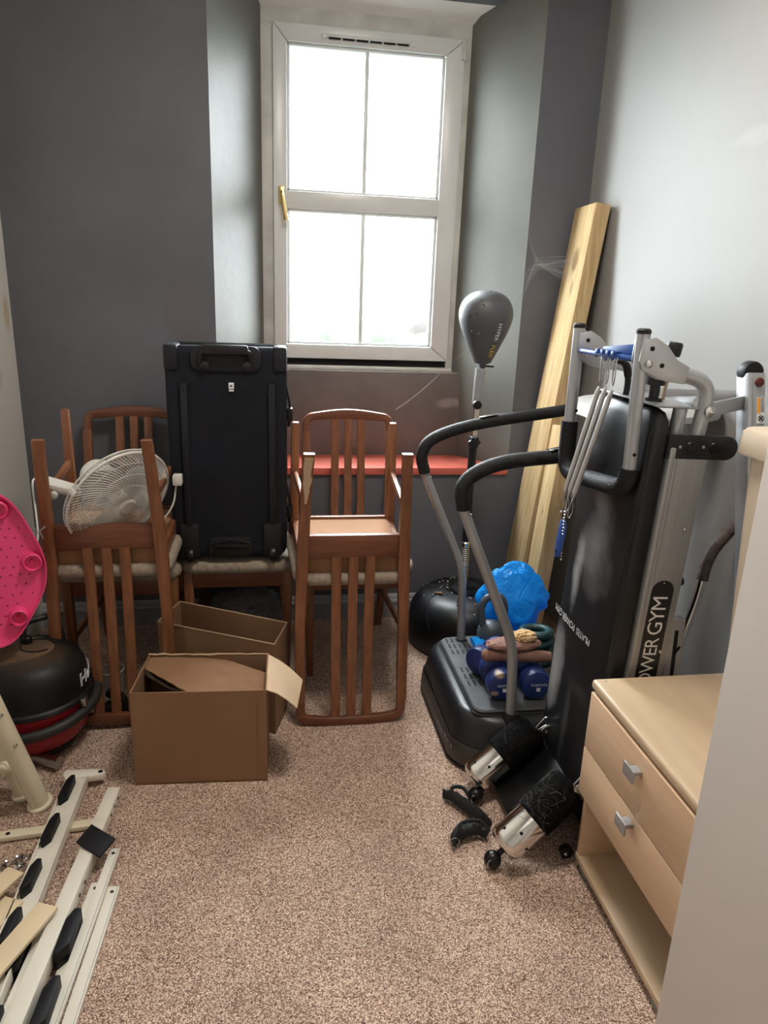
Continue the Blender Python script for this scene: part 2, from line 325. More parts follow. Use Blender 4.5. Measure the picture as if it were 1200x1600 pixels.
def struct(name, mb, m, parent=None):
    me = mb.mesh(name, m); o = bpy.data.objects.new(name, me); C.objects.link(o); W[o] = Matrix()
    if parent: o.parent = parent
    else: o['kind'] = 'structure'
    return o
def copy_thing(o, parent=None):
    c = o.copy(); C.objects.link(c)
    if parent: c.parent = parent
    for ch in list(o.children):
        copy_thing(ch, c)
    return c
def fillet(pts, rad, n=6):
    pts = [Vector(p) for p in pts]; out = [pts[0]]
    for i in range(1, len(pts)-1):
        p = pts[i]; a = pts[i-1]-p; b = pts[i+1]-p; r = rad[i-1] if isinstance(rad, (list, tuple)) else rad
        k = min(r, a.length*.49, b.length*.49); A = p+a.normalized()*k; B = p+b.normalized()*k
        for j in range(n+1):
            t = j/n; out.append(A*(1-t)**2+p*2*t*(1-t)+B*t*t)
    out.append(pts[-1]); return out
def spline(pts, n=8):
    P = [Vector(p) for p in pts]; P = [2*P[0]-P[1]]+P+[2*P[-1]-P[-2]]; out = []
    for i in range(1, len(P)-2):
        for j in range(n):
            t = j/n; a, b, c, d = P[i-1:i+3]
            out.append(0.5*((2*b)+(c-a)*t+(2*a-5*b+4*c-d)*t*t+(3*b-a-3*c+d)*t**3))
    out.append(P[-2]); return out
def text_mesh(body, size, fn, outline=0.0, extrude=0.0, xs=1.0, space=1.0):
    cu = bpy.data.curves.new('lettering', 'FONT'); cu.body = body; cu.size = size; cu.align_x = 'CENTER'; cu.align_y = 'CENTER'; cu.space_character = space
    cu.resolution_u = 3; cu.extrude = extrude
    if outline: cu.fill_mode = 'NONE'; cu.bevel_depth = outline
    ob = bpy.data.objects.new('lettering_source', cu); C.objects.link(ob); dg = bpy.context.evaluated_depsgraph_get()
    me = bpy.data.meshes.new_from_object(ob.evaluated_get(dg)); bpy.data.objects.remove(ob); bpy.data.curves.remove(cu)
    for v in me.vertices: v.co = fn(v.co.x*xs, v.co.y, v.co.z)
    return me
def lettering(body, size, fn, m, parent, name='lettering', label=None, **kw):
    me = text_mesh(body, size, fn, **kw); me.materials.clear(); me.materials.append(MATS[m]); me.transform(W[parent].inverted())
    o = bpy.data.objects.new(name, me); C.objects.link(o); o.parent = parent; W[o] = W[parent]
    if label: o['label'] = label
    return o
def plane_fn(o, x, y):
    o, x, y = Vector(o), Vector(x).normalized(), Vector(y).normalized(); n = x.cross(y)
    return lambda u, v, w: o+x*u+y*v+n*w
def rrect(w, h, r, n=5, cx=0, cy=0):
    out = []
    for sx, sy, a0 in ((1, 1, 0), (-1, 1, PI/2), (-1, -1, PI), (1, -1, 1.5*PI)):
        for k in range(n+1):
            a = a0+PI/2*k/n; out.append((cx+sx*(w/2-r)+r*math.cos(a), cy+sy*(h/2-r)+r*math.sin(a)))
    return out

# ------------------------------------------------------------------ room shell
XL, XR, YB, YF, ZC = -0.97, 1.31, 3.0, -1.3, 2.85
struct('floor', MB().box(XL-.1, XR+.1, YF-.1, 3.45, -0.08, 0), 'carpet')
struct('ceiling', MB().box(XL-.1, XR+.1, YF-.1, 3.45, ZC, ZC+.08), 'ceiling_white')
struct('wall_left', MB().box(XL-.1, XL, YF-.1, 3.45, 0, ZC), 'left_wall')
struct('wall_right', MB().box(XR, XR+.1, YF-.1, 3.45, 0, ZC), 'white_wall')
struct('wall_front', MB().box(XL-.1, XR+.1, YF-.1, YF, 0, ZC), 'left_wall')
wb = MB()
RT = 2.60  # recess top at the room side
wb.box(XL, XR, 3.0, 3.26, 0, 0.69)                                                    # below the red board
wb.prism([(XL, 3.0, .69), (-.21, 3.0, .69), (-.012, 3.32, .69), (-.012, 3.45, .69), (XL, 3.45, .69)], (0, 0, ZC-.69))
wb.prism([(1.06, 3.0, .69), (XR, 3.0, .69), (XR, 3.45, .69), (.838, 3.45, .69), (.838, 3.32, .69)], (0, 0, ZC-.69))
wb.prism([(-.25, 3.0, RT), (-.25, 3.28, 2.55), (-.25, 3.45, 2.53), (-.25, 3.45, ZC), (-.25, 3.0, ZC)], (1.35, 0, 0))
wall_back = struct('wall_back', wb, 'grey_paint')
# faces of the splayed recess: same grey paint, toned for window light
rl = MB(); rl.prism([(-.2085, 2.9995, .72), (-.0115, 3.318, .72), (-.0125, 3.322, .72), (-.2125, 3.0005, .72)], (0, 0, 1.9)); struct('trim_1', rl, 'grey_reveal_paint')
struct('trim_2', MB().prism([(1.0585, 2.9995, .72), (.8365, 3.318, .72), (.8375, 3.322, .72), (1.0625, 3.0005, .72)], (0, 0, 1.9)), 'grey_reveal_paint')
# masonry below the window with a ledge on top, brown grey paint
lm = MB(); lm.box(-.10, .93, 3.255, 3.42, .70, 1.105, 0.006); struct('trim_3', lm, 'brown_grey_paint')
struct('trim_4', MB().box(-.02, .84, 3.265, 3.42, 1.106, 1.122, 0.003), 'upvc_dirty')
struct('gap_shade', MB().box(-.02, .84, 3.31, 3.42, 1.12, 1.15), 'dark_hole')  # black strip painting the shade in the gap under the window frame
# red window board: one painted plank with a lipped front
struct('trim_6', MB().prism([(-.20, 2.985, .683), (1.055, 2.985, .683), (1.055, 3.0, .683), (.895, 3.262, .683), (-.06, 3.262, .683), (-.20, 3.0, .683)], (0, 0, .032), 0.003), 'red_paint')
# recess ceiling and small cove above the window
cv = MB(); cv.prism([(-.25, 3.0, RT-.002), (-.25, 3.2, 2.565), (-.25, 3.27, 2.545), (-.25, 3.305, 2.515), (-.25, 3.33, 2.508), (-.25, 3.33, 2.55), (-.25, 3.0, RT+.01)], (1.35, 0, 0))
struct('trim_7', cv, 'ceiling_white')
struct('trim_8', MB().box(-.022, .848, 3.3, 3.34, 2.455, 2.53, 0.004).box(-.022, .028, 3.301, 3.34, 1.12, 2.457, .002).box(.817, .848, 3.301, 3.34, 1.12, 2.457, .002), 'upvc_dirty')
# skirting board with moulded top
def skirting(name, y, x0, x1):
    prof = [(0, 0), (.016, 0), (.016, .07), (.022, .075), (.022, .085), (.013, .092), (.013, .1), (.006, .112), (0, .115)]
    struct(name, MB().prism([(x0, y-a, z) for a, z in prof], (x1-x0, 0, 0)), 'skirting_paint')
skirting('baseboard_back', 3.0, XL, XR)

# window
def window():
    w = bpy.data.objects.new('window_1', None); C.objects.link(w); w['kind'] = 'structure'; w.location = (.41, 3.3, 1.15); W[w] = Matrix.Translation(w.location)
    Y0, Y1 = 3.285, 3.345
    X0, X1, Z0, Z1 = .025, .820, 1.152, 2.462
    # mitred sash members around the two lights
    gx0, gx1, gz0, gz1 = .083, .737, 1.216, 2.395
    g = .0008
    for nm, q in (('frame_rail', [(X0, Z1), (X1, Z1), (gx1, gz1), (gx0, gz1)]), ('frame_rail', [(X0, Z0), (X1, Z0), (gx1, gz0), (gx0, gz0)]),
                  ('frame_stile', [(X0, Z0), (X0, Z1), (gx0, gz1), (gx0, gz0)]), ('frame_stile', [(X1, Z0), (X1, Z1), (gx1, gz1), (gx1, gz0)])):
        c = (sum(p[0] for p in q)/4, sum(p[1] for p in q)/4)
        q = [(p[0]+g*(1 if p[0] < c[0] else -1), p[1]+g*(1 if p[1] < c[1] else -1)) for p in q]
        part(nm, MB().prism([(x, Y0, z) for x, z in q], (0, Y1-Y0, 0), 0.004), 'upvc', w)
    part('transom', MB().box(gx0-.004, gx1+.004, Y0+.002, Y1, 1.776, 1.846, .005), 'upvc', w)
    bd = MB()  # glazing beads
    for za, zb in ((gz0, 1.776), (1.846, gz1)):
        for x in (gx0, gx1-.012): bd.box(x, x+.012, Y0+.012, Y1-.01, za, zb, .003)
        for z in (za, zb-.010): bd.box(gx0, gx1, Y0+.012, Y1-.01, z, z+.010, .003)
    part('glazing_bead', bd, 'upvc', w)
    for za, zb in ((gz0, 1.778), (1.844, gz1)):
        part('glazing_bar', MB().box(.402, .420, Y0+.014, Y0+.030, za, zb, .003), 'glazing_bar', w)
        for xa, xb in ((gx0, .402), (.420, gx1)):
            part('pane', MB().face_box(xa, xb, Y0+.024, za, zb), 'frosted_glass', w)
    v = part('trickle_vent', MB().box(.235, .595, Y0-.008, Y0+.002, 2.420, 2.432, .003).box(.223, .245, Y0-.012, Y0+.002, 2.416, 2.434, .004).box(.588, .608, Y0-.012, Y0+.002, 2.416, 2.434, .004), 'upvc', w)
    for k in range(6): part('vent_slot', MB().box(.25+k*.056, .298+k*.056, Y0-.0105, Y0-.004, 2.414, 2.420, .001), 'dark_hole', v)
    h = part('handle', MB().box(.047, .073, Y0-.012, Y0+.001, 1.79, 1.86, .004).tube(fillet([(.06, Y0-.01, 1.835), (.06, Y0-.035, 1.835), (.078, Y0-.04, 1.725)], .02), [.008]*8+[.010]*1, 10), 'brass', w, 'brass window handle')
    part('hinge', MB().box(.802, .818, Y0-.008, Y0+.002, 2.385, 2.455, .003).tube([(.818, Y0-.006, 2.38), (.818, Y0-.006, 2.455)], .004, 8), 'upvc_dirty', w)
def face_box(s, xa, xb, y, za, zb):
    s.face([(xa, y, za), (xb, y, za), (xb, y, zb), (xa, y, zb)]); return s
MB.face_box = face_box
window()
# partition end beside the camera
pt = struct('wall_partition', MB().box(.70, XR, -0.35, .90, 0, ZC, .004), 'door_white')

# outdoors behind the frosted panes
hb = MB()
for k in range(7):
    b_ = bmesh.new(); bmesh.ops.create_icosphere(b_, subdivisions=4, radius=1)
    for v in b_.verts:
        q = v.co*2.2+Vector((k*3.1, 0, 0)); f = 1+.10*noise.noise(q)+.06*noise.noise(q*3); v.co = Vector((v.co.x*.30*f, v.co.y*.3*f, v.co.z*.64*f))+Vector((.12+k*.17, 4.35+.05*(k % 2), .62+.05*math.sin(k*.9)))
    hb.merge(b_)
single('garden_hedge', hb, 'hedge_green', 'low green garden hedge blurred behind the frosted lower panes', 'hedge')
for k, (x, z, rr) in enumerate(((.25, .55, .46), (1.45, .70, .60), (2.75, .62, .55))):
    g_ = bmesh.new(); bmesh.ops.create_icosphere(g_, subdivisions=5, radius=1)
    for v in g_.verts:
        q = v.co*2.0+Vector((k*5.1, 2, 0)); f = 1+.10*noise.noise(q)+.09*noise.noise(q*3)+.06*noise.noise(q*9); v.co = Vector((v.co.x*rr*f, v.co.y*.4*f, v.co.z*.80*f))+Vector((x, 5.6, z+.1))
    single('garden_shrub', MB().merge(g_), 'garden_brick', ('left', 'middle', 'right')[k]+' one of three reddish brown shrubs blurred beyond the green hedge', 'shrub', 'reddish shrubs outside the window')
struct('ground', MB().box(-6, 8, 3.46, 16, -0.16, -0.03), 'hedge_green')

# ------------------------------------------------------------------ dining chairs
def make_chair():
    r = thing('dining_chair', '', 'chair')
    H = .98; sz = .47
    def stile_y(z):   # raked rear posts: bent at the seat
        return .205 + (.048*((.40-z)/.40)**1.3 if z < .40 else .075*((z-.40)/.58)**1.3)
    # rear posts run into a rounded arched top rail; posts and rail are separate parts
    for sx in (-1, 1):
        rings = []
        zs = [0, .1, .2, .3, .36, .42, .5, .6, .7, .8, .885]
        for z in zs:
            w = .034+.005*math.exp(-((z-.40)/.15)**2); d = .024+.016*math.exp(-((z-.40)/.16)**2)
            cx = sx*(.152+.0245*min(1, z/.62)**.8); cy = stile_y(z)
            rings.append([(cx+a, cy+b, z) for a, b in rrect(w, d, .004, 2)])
        part('rear_post', MB().loft(rings), 'chair_wood', r, local=True)
    rail = MB(); rings = []
    path = fillet([(-.175, 0, .885), (-.175, 0, .948), (0, 0, .952), (.175, 0, .948), (.175, 0, .885)], [.075, .3, .075], 7)
    n = len(path)
    for i, p in enumerate(path):
        t = (path[min(i+1, n-1)]-path[max(i-1, 0)]).normalized(); nn = Vector((-t.z, 0, t.x))
        hw = .016+.006*(1-abs(p.x)/.175); crown = .012*(1-(p.x/.175)**2)
        c = Vector((p.x, stile_y(min(p.z, .98))+.006*(1-(p.x/.175)**2), p.z+crown-.008))
        rings.append([c+nn*a+Vector((0, b, 0)) for a, b in rrect(hw*2, .024, .007, 2)])
    part('top_rail', rail.loft(rings), 'chair_rail_wood', r, local=True)
    for k in (-1, 0, 1):
        rings = []
        for z in (.36, .45, .55, .65, .75, .85, .955):
            cx = k*.056*(1-.05*(z-.4)); rings.append([(cx+a, stile_y(z)+.004+b, z) for a, b in rrect(.033, .013, .004, 2)])
        part('slat', MB().loft(rings), 'chair_wood', r, local=True)
    part('rear_rail', MB().box(-.158, .158, .193, .217, .284, .366, .004), 'chair_rail_wood', r, local=True)
    for sx in (-1, 1):
        part('front_leg', MB().bar((sx*.184, -.178, .43), (sx*.178, -.178, 0), .036, .036, .005, (0, 1, 0), .026, .026), 'chair_wood', r, local=True)
        part('side_rail', MB().bar((sx*.180, -.165, .40), (sx*.168, .195, .40), .020, .06, .003), 'chair_wood', r, local=True)
        part('side_stretcher', MB().bar((sx*.180, -.17, .19), (sx*.158, .222, .19), .016, .028, .004), 'chair_wood', r, local=True)
    part('front_rail', MB().box(-.176, .176, -.190, -.170, .362, .43, .003), 'chair_rail_wood', r, local=True)
    # padded seat with rounded corners, waisted edge
    rings = []
    def seat(sc, z):
        out = []
        for a, b in rrect(1, 1, .14, 5):
            w = .215*(1+.0*b)-.022*(b+.5)*1.0
            out.append((a*2*w*sc, (b*.43-.005)*sc*1.0, z))
        return out
    for sc, z in ((.95, .425), (.99, .430), (1.01, .443), (1.01, .455), (.985, .466), (.93, .472), (.7, .4755), (.3, .477)): rings.append(seat(sc, z))
    part('seat_pad', MB().loft(rings), 'seat_fabric', r, local=True, sharp=60)
    rings = [[(a*.345, b*.37+.008, z) for a, b in rrect(1, 1, .08, 4)] for z in (.372, .426)]
    part('seat_board', MB().loft(rings), 'raw_wood', r, local=True)
    for sx in (-1, 1):
        for sy in (-1, 1):
            part('corner_block', MB().prism([(sx*.175, sy*.165+.01, .385), (sx*.115, sy*.165+.01, .385), (sx*.175, sy*.105+.01, .385)], (0, 0, .03)), 'tan_wood', r, local=True)
    return r
chair = make_chair()
GC = 'stacked wooden dining chairs along the back wall'
def put(r, x, y, rz, up, label, up_z=.967, tilt=0.0):
    r.location = (x, y, 0.0 if up else up_z); r.rotation_euler = (0 if up else PI+tilt, 0, rz); r['label'] = label; r['group'] = GC
    return r
put(chair, .325, 2.665, 0, True, 'upright slatted wooden chair in front of the red window board, carrying an upside-down chair')
CH = {}
CH['ri'] = put(copy_thing(chair), .270, 2.372, 0, False, 'upside-down wooden chair with worn leg top, right of the suitcase', .978, .055)
CH['mid'] = put(copy_thing(chair), -.12, 2.72, 0, True, 'upright wooden chair whose seat carries the black suitcase')
CH['ll'] = put(copy_thing(chair), -.535, 2.665, 0, True, 'upright wooden chair in the left corner under the upside-down chair with the fan')
CH['li'] = put(copy_thing(chair), -.520, 2.425, math.radians(1.0), False, 'upside-down wooden chair holding the white fan, behind the red vacuum cleaner', 1.005, .055)
def worn_patch():
    rows = []
    for k in range(12):
        z = .012+.014*k; y = .205+.048*((.40-z)/.40)**1.3+.0145; w = .030*(1 if k < 6 else 1-.11*(k-5))
        cx_ = -(.152+.0245*min(1, z/.62)**.8)
        a, b = cx_-w/2+random.uniform(0, .004), cx_+w/2-random.uniform(0, .006)
        rows.append([(a, y-.003, z), (b, y-.003, z), (b, y+random.uniform(0, .0015), z), (a, y+random.uniform(0, .0015), z)])
    W[CH['ri']] = Matrix(); part('worn_patch', MB().loft(rows), 'cardboard_edge', CH['ri'], 'torn pale patch on the leg top', local=True)
worn_patch()
# ------------------------------------------------------------------ suitcase
def suitcase():
    y0, x0, x1, z0, z1, dp = 2.50, -.345, .058, .495, 1.245, .25
    r = thing('suitcase', 'large upright black fabric rolling suitcase standing on the middle chair', 'suitcase', ((x0+x1)/2, y0+dp/2, .477))
    cx, cz, w, h = (x0+x1)/2, (z0+z1)/2, x1-x0, z1-z0
    def ring(y, s, wv=0): return [(cx+a+.010*(b/h+.5)*0, y, cz+b) for a, b in rrect(w-2*s, h-2*s, .035, 5)]
    b = MB(); b.loft([ring(y0+.03+dp-.03, .02), ring(y0+dp-.012, .004), ring(y0+dp-.03, 0), ring(y0+.02, 0), ring(y0+.006, .003), ring(y0, .014), ring(y0+.003, .03)])
    part('body', b, 'suitcase_fabric', r, sharp=60)
    for s, yy in ((.004, y0+.012), (.0, y0+.11), (.0, y0+.16)):
        part('piping', MB().tube([(p[0], yy, p[2]) for p in ring(0, s-.002)], .004, 6, closed=True), 'suitcase_trim', r)
    for x in (x0+.058, x1-.050):
        k = part('kick_rail', MB().box(x-.012, x+.012, y0-.012, y0+.006, .60, 1.125, .004), 'suitcase_trim', r)
        for z in (1.10, .86, .62): part('rivet', MB().lathe([(.004, 0), (.004, .002), (.001, .003)], (x, y0-.0115, z), (0, -1, 0), 8), 'black_gloss', k)
        wh = part('wheel_housing', MB().box(x-.036, x+.036, y0-.014, y0+.09, .497, .625, .012), 'black_plastic', r)
        part('wheel', MB().lathe([(.012, -.011), (.026, -.011), (.028, -.006), (.028, .006), (.026, .011), (.012, .011)], (x, y0-.004, .506), (1, 0, 0), 20), 'black_gloss', wh)
    for x, sx in ((x0+.02, 1), (x1-.02, -1)):
        part('corner_guard', MB().box(x-.024, x+.024, y0-.006, y0+.1, 1.165, 1.252, .010), 'suitcase_trim', r)
    t = MB(); t.prism([(cx+a, y0-.006, 1.208+b) for a, b in rrect(.235, .085, .03, 4)], (0, .012, 0), .003); part('handle_panel', t, 'suitcase_trim', r)
    h1 = part('top_handle', MB().tube(fillet([(cx-.085, y0-.004, 1.185), (cx-.082, y0-.022, 1.235), (cx+.082, y0-.022, 1.235), (cx+.085, y0-.004, 1.185)], .03), .0105, 10), 'black_plastic', r)
    part('handle_grip', MB().box(cx-.075, cx+.075, y0-.034, y0-.012, 1.222, 1.256, .008), 'black_plastic', h1)
    for s in (-1, 1): part('handle_anchor', MB().lathe([(.018, 0), (.018, .006), (.010, .012)], (cx+s*.072, y0-.004, 1.185), (0, -1, 0), 14), 'black_plastic', h1)
    t = MB(); t.prism([(cx+a, y0-.006, .535+b) for a, b in rrect(.16, .075, .02, 4)], (0, .008, 0), .003); bh = part('bottom_handle', t, 'black_plastic', r)
    part('handle_slot', MB().box(cx-.06, cx+.06, y0-.010, y0-.005, .53, .548, .002), 'black_gloss', bh)
    part('handle_bar', MB().tube(spline([(cx-.07, y0-.006, .548), (cx, y0-.014, .566), (cx+.07, y0-.006, .548)], 6), .005, 8), 'suitcase_trim', bh)
    bd = part('badge', MB().box(-.137, -.119, y0-.003, y0+.002, 1.107, 1.128, .001), 'white_print', r, 'small white square badge')
    part('badge_mark', MB().bar((-.132, y0-.0035, 1.114), (-.124, y0-.0035, 1.121), .0008, .003, up=(0, 0, 1)).bar((-.124, y0-.0035, 1.114), (-.132, y0-.0035, 1.121), .0008, .003, up=(0, 0, 1)), 'black_print', bd)
    part('badge_strip', MB().box(-.136, -.120, y0-.003, y0+.002, 1.099, 1.104), 'white_print', bd)
    for z in (1.02, .66):
        s = part('side_strap', MB().tube(fillet([(x1, y0+.05, z+.10), (x1+.015, y0+.05, z+.03), (x1+.010, y0+.05, z-.05)], .02), .005, 8), 'suitcase_trim', r)
        part('buckle', MB().box(x1+.003, x1+.024, y0+.035, y0+.075, z-.03, z+.018, .005), 'black_gloss', s)
suitcase()

# ------------------------------------------------------------------ cardboard boxes
def carton_walls(corners, h, t=.004, z=0.0):
    """open box: inner and outer shells from four plan corners (counter-clockwise from front left)"""
    mb = MB(); P = [Vector((*c, z)) for c in corners]; n = 4; cen = sum(P, Vector())/4
    I = [p+(cen-p).normalized()*t*1.4 for p in P]; up = Vector((0, 0, h))
    walls = []
    for i in range(4):
        m = MB(); m.loft([[P[i], P[(i+1) % 4], I[(i+1) % 4], I[i]], [P[i]+up, P[(i+1) % 4]+up, I[(i+1) % 4]+up, I[i]+up]]); walls.append(m)
    bot = MB(); bot.prism([p+Vector((0, 0, .002)) for p in P], (0, 0, .004))
    return walls, bot
def rough_sheet(poly, z_fn, m, name, parent, amp=.002, n=26, label=None, thick=.003):
    """a thin board with outline poly (x,y) and wavy surface"""
    xs = [p[0] for p in poly]; ys = [p[1] for p in poly]; bm = bmesh.new()
    vs = [bm.verts.new((x, y, 0)) for x, y in poly]; bm.faces.new(vs)
    for ax, lo, hi in ((0, min(xs), max(xs)), (1, min(ys), max(ys))):
        for k in range(1, n):
            co = [0, 0, 0]; co[ax] = lo+(hi-lo)*k/n; no = [0, 0, 0]; no[ax] = 1
            bmesh.ops.bisect_plane(bm, geom=bm.verts[:]+bm.edges[:]+bm.faces[:], plane_co=co, plane_no=no)
    for v in bm.verts:
        v.co.z = z_fn(v.co.x, v.co.y)+amp*noise.noise(Vector((v.co.x*28, v.co.y*28, 3)))+amp*.5*noise.noise(Vector((v.co.x*90, v.co.y*20, 9)))
    r = bmesh.ops.extrude_face_region(bm, geom=bm.faces[:]); bmesh.ops.translate(bm, vec=(0, 0, -thick), verts=[g for g in r['geom'] if isinstance(g, bmesh.types.BMVert)])
    mb = MB(); mb.merge(bm); return part(name, mb, m, parent, label, sharp=50)
def boxes():
    c = [(-.405, 1.885), (-.016, 1.865), (-.010, 2.085), (-.385, 2.115)]; h = .312
    r = thing('cardboard_box', 'front brown cardboard box with a torn flap folded inside it', 'box', (-.2, 1.98, 0))
    W1, bot = carton_walls(c, h); 
    for w in W1: part('side_panel', w, 'cardboard', r)
    part('bottom_panel', bot, 'cardboard', r)
    def z1(x, y): return .306-.022*max(0, (x+.25)/.24)-.01*max(0, (2.06-y)/.17)
    rough_sheet([(-.392, 2.045), (-.380, 2.108), (-.146, 2.09), (-.016, 2.02), (-.021, 1.878), (-.225, 1.882)], z1, 'cardboard', 'inner_flap', r, .0035, 30)
    part('torn_edge', MB().loft([[(-.392, 2.045, .308), (-.388, 2.04, .300), (-.395, 2.035, .29)], [(-.36, 2.0, .302), (-.352, 1.995, .292), (-.35, 2.0, .28)], [(-.30, 1.93, .300), (-.29, 1.925, .29), (-.29, 1.93, .286)], [(-.225, 1.886, .300), (-.222, 1.887, .295), (-.222, 1.888, .292)]]), 'bag_contents', r, 'crumpled dark torn paper edge')
    # fold line strips along the outer front panel and torn top edge at the back
    part('seam', MB().box(-.044, -.043, 1.8655, 1.8675, .004, .305), 'cardboard', r)
    fl = MB(); q = [(-.011, 2.085, .312), (-.016, 1.868, .312), (.072, 1.842, .262), (.094, 1.965, .283)]
    grid = []
    for i in range(9):
        row = []
        for j in range(9):
            u, v = i/8, j/8; p = Vector(q[0]).lerp(Vector(q[1]), v).lerp(Vector(q[3]).lerp(Vector(q[2]), v), u)
            p.z += .010*math.sin(u*PI)+.002*noise.noise(Vector((u*5, v*5, 1))); row.append(p)
        grid.append(row)
    bm = bmesh.new(); G = [[bm.verts.new(p) for p in row] for row in grid]
    for i in range(8):
        for j in range(8): bm.faces.new((G[i][j], G[i][j+1], G[i+1][j+1], G[i+1][j]))
    rr = bmesh.ops.extrude_face_region(bm, geom=bm.faces[:]); bmesh.ops.translate(bm, vec=(0, 0, -.003), verts=[g for g in rr['geom'] if isinstance(g, bmesh.types.BMVert)])
    fl.merge(bm); part('outer_flap', fl, 'cardboard_lit', r, 'creased flap hanging outwards, painted pale for window light')
    rg = MB(); pts = [(-.385+i*.0235, 2.112-i*.0018, .312+random.uniform(0, .004)) for i in range(17)]
    rg.tube(pts, [.002+random.uniform(0, .0015) for _ in pts], 5); part('torn_rim', rg, 'cardboard_edge', r)
    c2 = [(-.385, 2.305), (.010, 2.105), (.054, 2.262), (-.330, 2.470)]
    r2 = thing('cardboard_box', 'empty open cardboard box standing askew behind the front box', 'box', (-.16, 2.29, 0))
    W2, b2 = carton_walls(c2, .335)
    for w in W2: part('side_panel', w, 'cardboard', r2)
    part('bottom_panel', b2, 'cardboard', r2)
    rim = [Vector((*p, .336)) for p in c2]; part('rim', MB().tube(rim, .0022, 4, closed=True), 'cardboard_edge', r2)
boxes()

# ------------------------------------------------------------------ fan lying on the inverted chair
def fan():
    cen = V(-.478, 2.30, .775); n = V(.62, -.64, -.42).normalized()
    r = thing('desk_fan', 'white desk fan lying tilted on the upside-down chair', 'fan', (-.48, 2.3, .56))
    xx = n.cross(V(0, 0, 1)).normalized(); yy = xx.cross(n)
    def Pn(a, rad, d): return cen+(xx*math.cos(a)+yy*math.sin(a))*rad+n*d
    R = .178
    part('grille_rim', MB().tube([Pn(2*PI*k/48, R, 0) for k in range(48)], .0045, 8, closed=True), 'fan_white', r)
    part('grille_rim', MB().tube([Pn(2*PI*k/48, R+.001, -.016) for k in range(48)], .0025, 6, closed=True), 'fan_white', r)
    fg = MB()
    for k in range(90):      # slightly spiralled front wires
        a = 2*PI*k/90; fg.tube([Pn(a+.9*(1-t), R*(.16+.84*t), .045*(1-t**2.4)) for t in (0, .25, .5, .7, .85, 1)], .0012, 4, cap=False)
    for q in (.35, .6, .82): fg.tube([Pn(2*PI*k/40, R*(.16+.84*q), .045*(1-q**2.4)) for k in range(40)], .0011, 4, closed=True)
    part('front_grille', fg, 'fan_white', r, kind='stuff')
    bgm = MB()
    for k in range(90):
        a = 2*PI*k/90; bgm.tube([Pn(a-.5*(1-t), R*(.25+.75*t), -.016-.07*(1-t**2.2)) for t in (0, .3, .6, .85, 1)], .0009, 4, cap=False)
    for q in (.3, .6, .85): bgm.tube([Pn(2*PI*k/40, R*(.25+.75*q), -.016-.07*(1-q**2.2)) for k in range(40)], .0011, 4, closed=True)
    part('rear_grille', bgm, 'fan_white', r, kind='stuff')
    part('centre_cap', MB().lathe([(.0, .052), (.024, .052), (.030, .046), (.030, .040)][::-1], cen, n, 24, cap=True), 'fan_white', r)
    part('blade_hub', MB().lathe([(.026, -.045), (.026, .005), (.018, .016), (.002, .02)], cen, n, 24), 'fan_white', r)
    for k in range(3):
        a0 = 2*PI*k/3+.6; g = []
        bm = bmesh.new(); rows = []
        for i in range(9):
            t = i/8; rr = .022+.135*t; half = (.30+.55*math.sin(PI*min(1, t*1.02)**.8))*(1 if t < .9 else .8); row = []
            for j in range(7):
                s = j/6*2-1; row.append(bm.verts.new(Pn(a0+s*half+.25*t, rr*(1-.05*s*s), -.012+.022*s)))
            rows.append(row)
        for i in range(8):
            for j in range(6): bm.faces.new((rows[i][j], rows[i][j+1], rows[i+1][j+1], rows[i+1][j]))
        rg = bmesh.ops.extrude_face_region(bm, geom=bm.faces[:]); bmesh.ops.translate(bm, vec=n*-.002, verts=[q for q in rg['geom'] if isinstance(q, bmesh.types.BMVert)])
        part('blade', MB().merge(bm), 'clear_blade', r)
    mh = part('motor_housing', MB().lathe([(.02, -.165), (.045, -.16), (.054, -.145), (.054, -.10), (.048, -.088), (.03, -.085)], cen, n, 28), 'fan_white', r)
    for k in range(5): part('vent_slot', MB().tube([Pn(2.2+.16*k, .0545, -.105), Pn(2.2+.16*k, .0545, -.14)], .002, 6), 'dark_hole', mh)
    b = cen+n*-.11+yy*-.05
    nk = part('neck', MB().tube(fillet([b+yy*.03, b+xx*-.0+yy*-.02, V(-.60, 2.30, .80)], .02), [.018]*9, 12), 'fan_white', r)
    part('pole', MB().bar((-.585, 2.30, .797), (-.70, 2.285, .832), .042, .026, .010, (0, -.3, 1), .052, .034), 'fan_white', r)
    part('clamp_knob', MB().lathe([(.012, 0), (.012, .012), (.008, .014)], (-.665, 2.265, .80), (0, -1, -.2), 14), 'fan_white', r)
    for q in (.35, 1.9, 4.4): part('rim_clip', MB().bar(Pn(q, R+.002, -.02), Pn(q, R+.002, .01), .018, .008, .002, up=(Pn(q, R, 0)-cen)), 'fan_white', r)
    cb = spline([(-.70, 2.285, .84), (-.715, 2.24, .85), (-.70, 2.19, .77), (-.692, 2.16, .70), (-.70, 2.14, .66)], 6)
    part('cable', MB().tube(cb, .003, 6), 'fan_white', r, 'thin white cable')
    pl = part('plug', MB().box(-.320, -.290, 2.36, 2.40, .80, .835, .004), 'fan_white', r)
    part('cable', MB().tube(spline([(-.31, 2.38, .80), (-.33, 2.36, .72), (-.42, 2.35, .62), (-.5, 2.38, .59)], 6), .003, 6), 'fan_white', r)
fan()

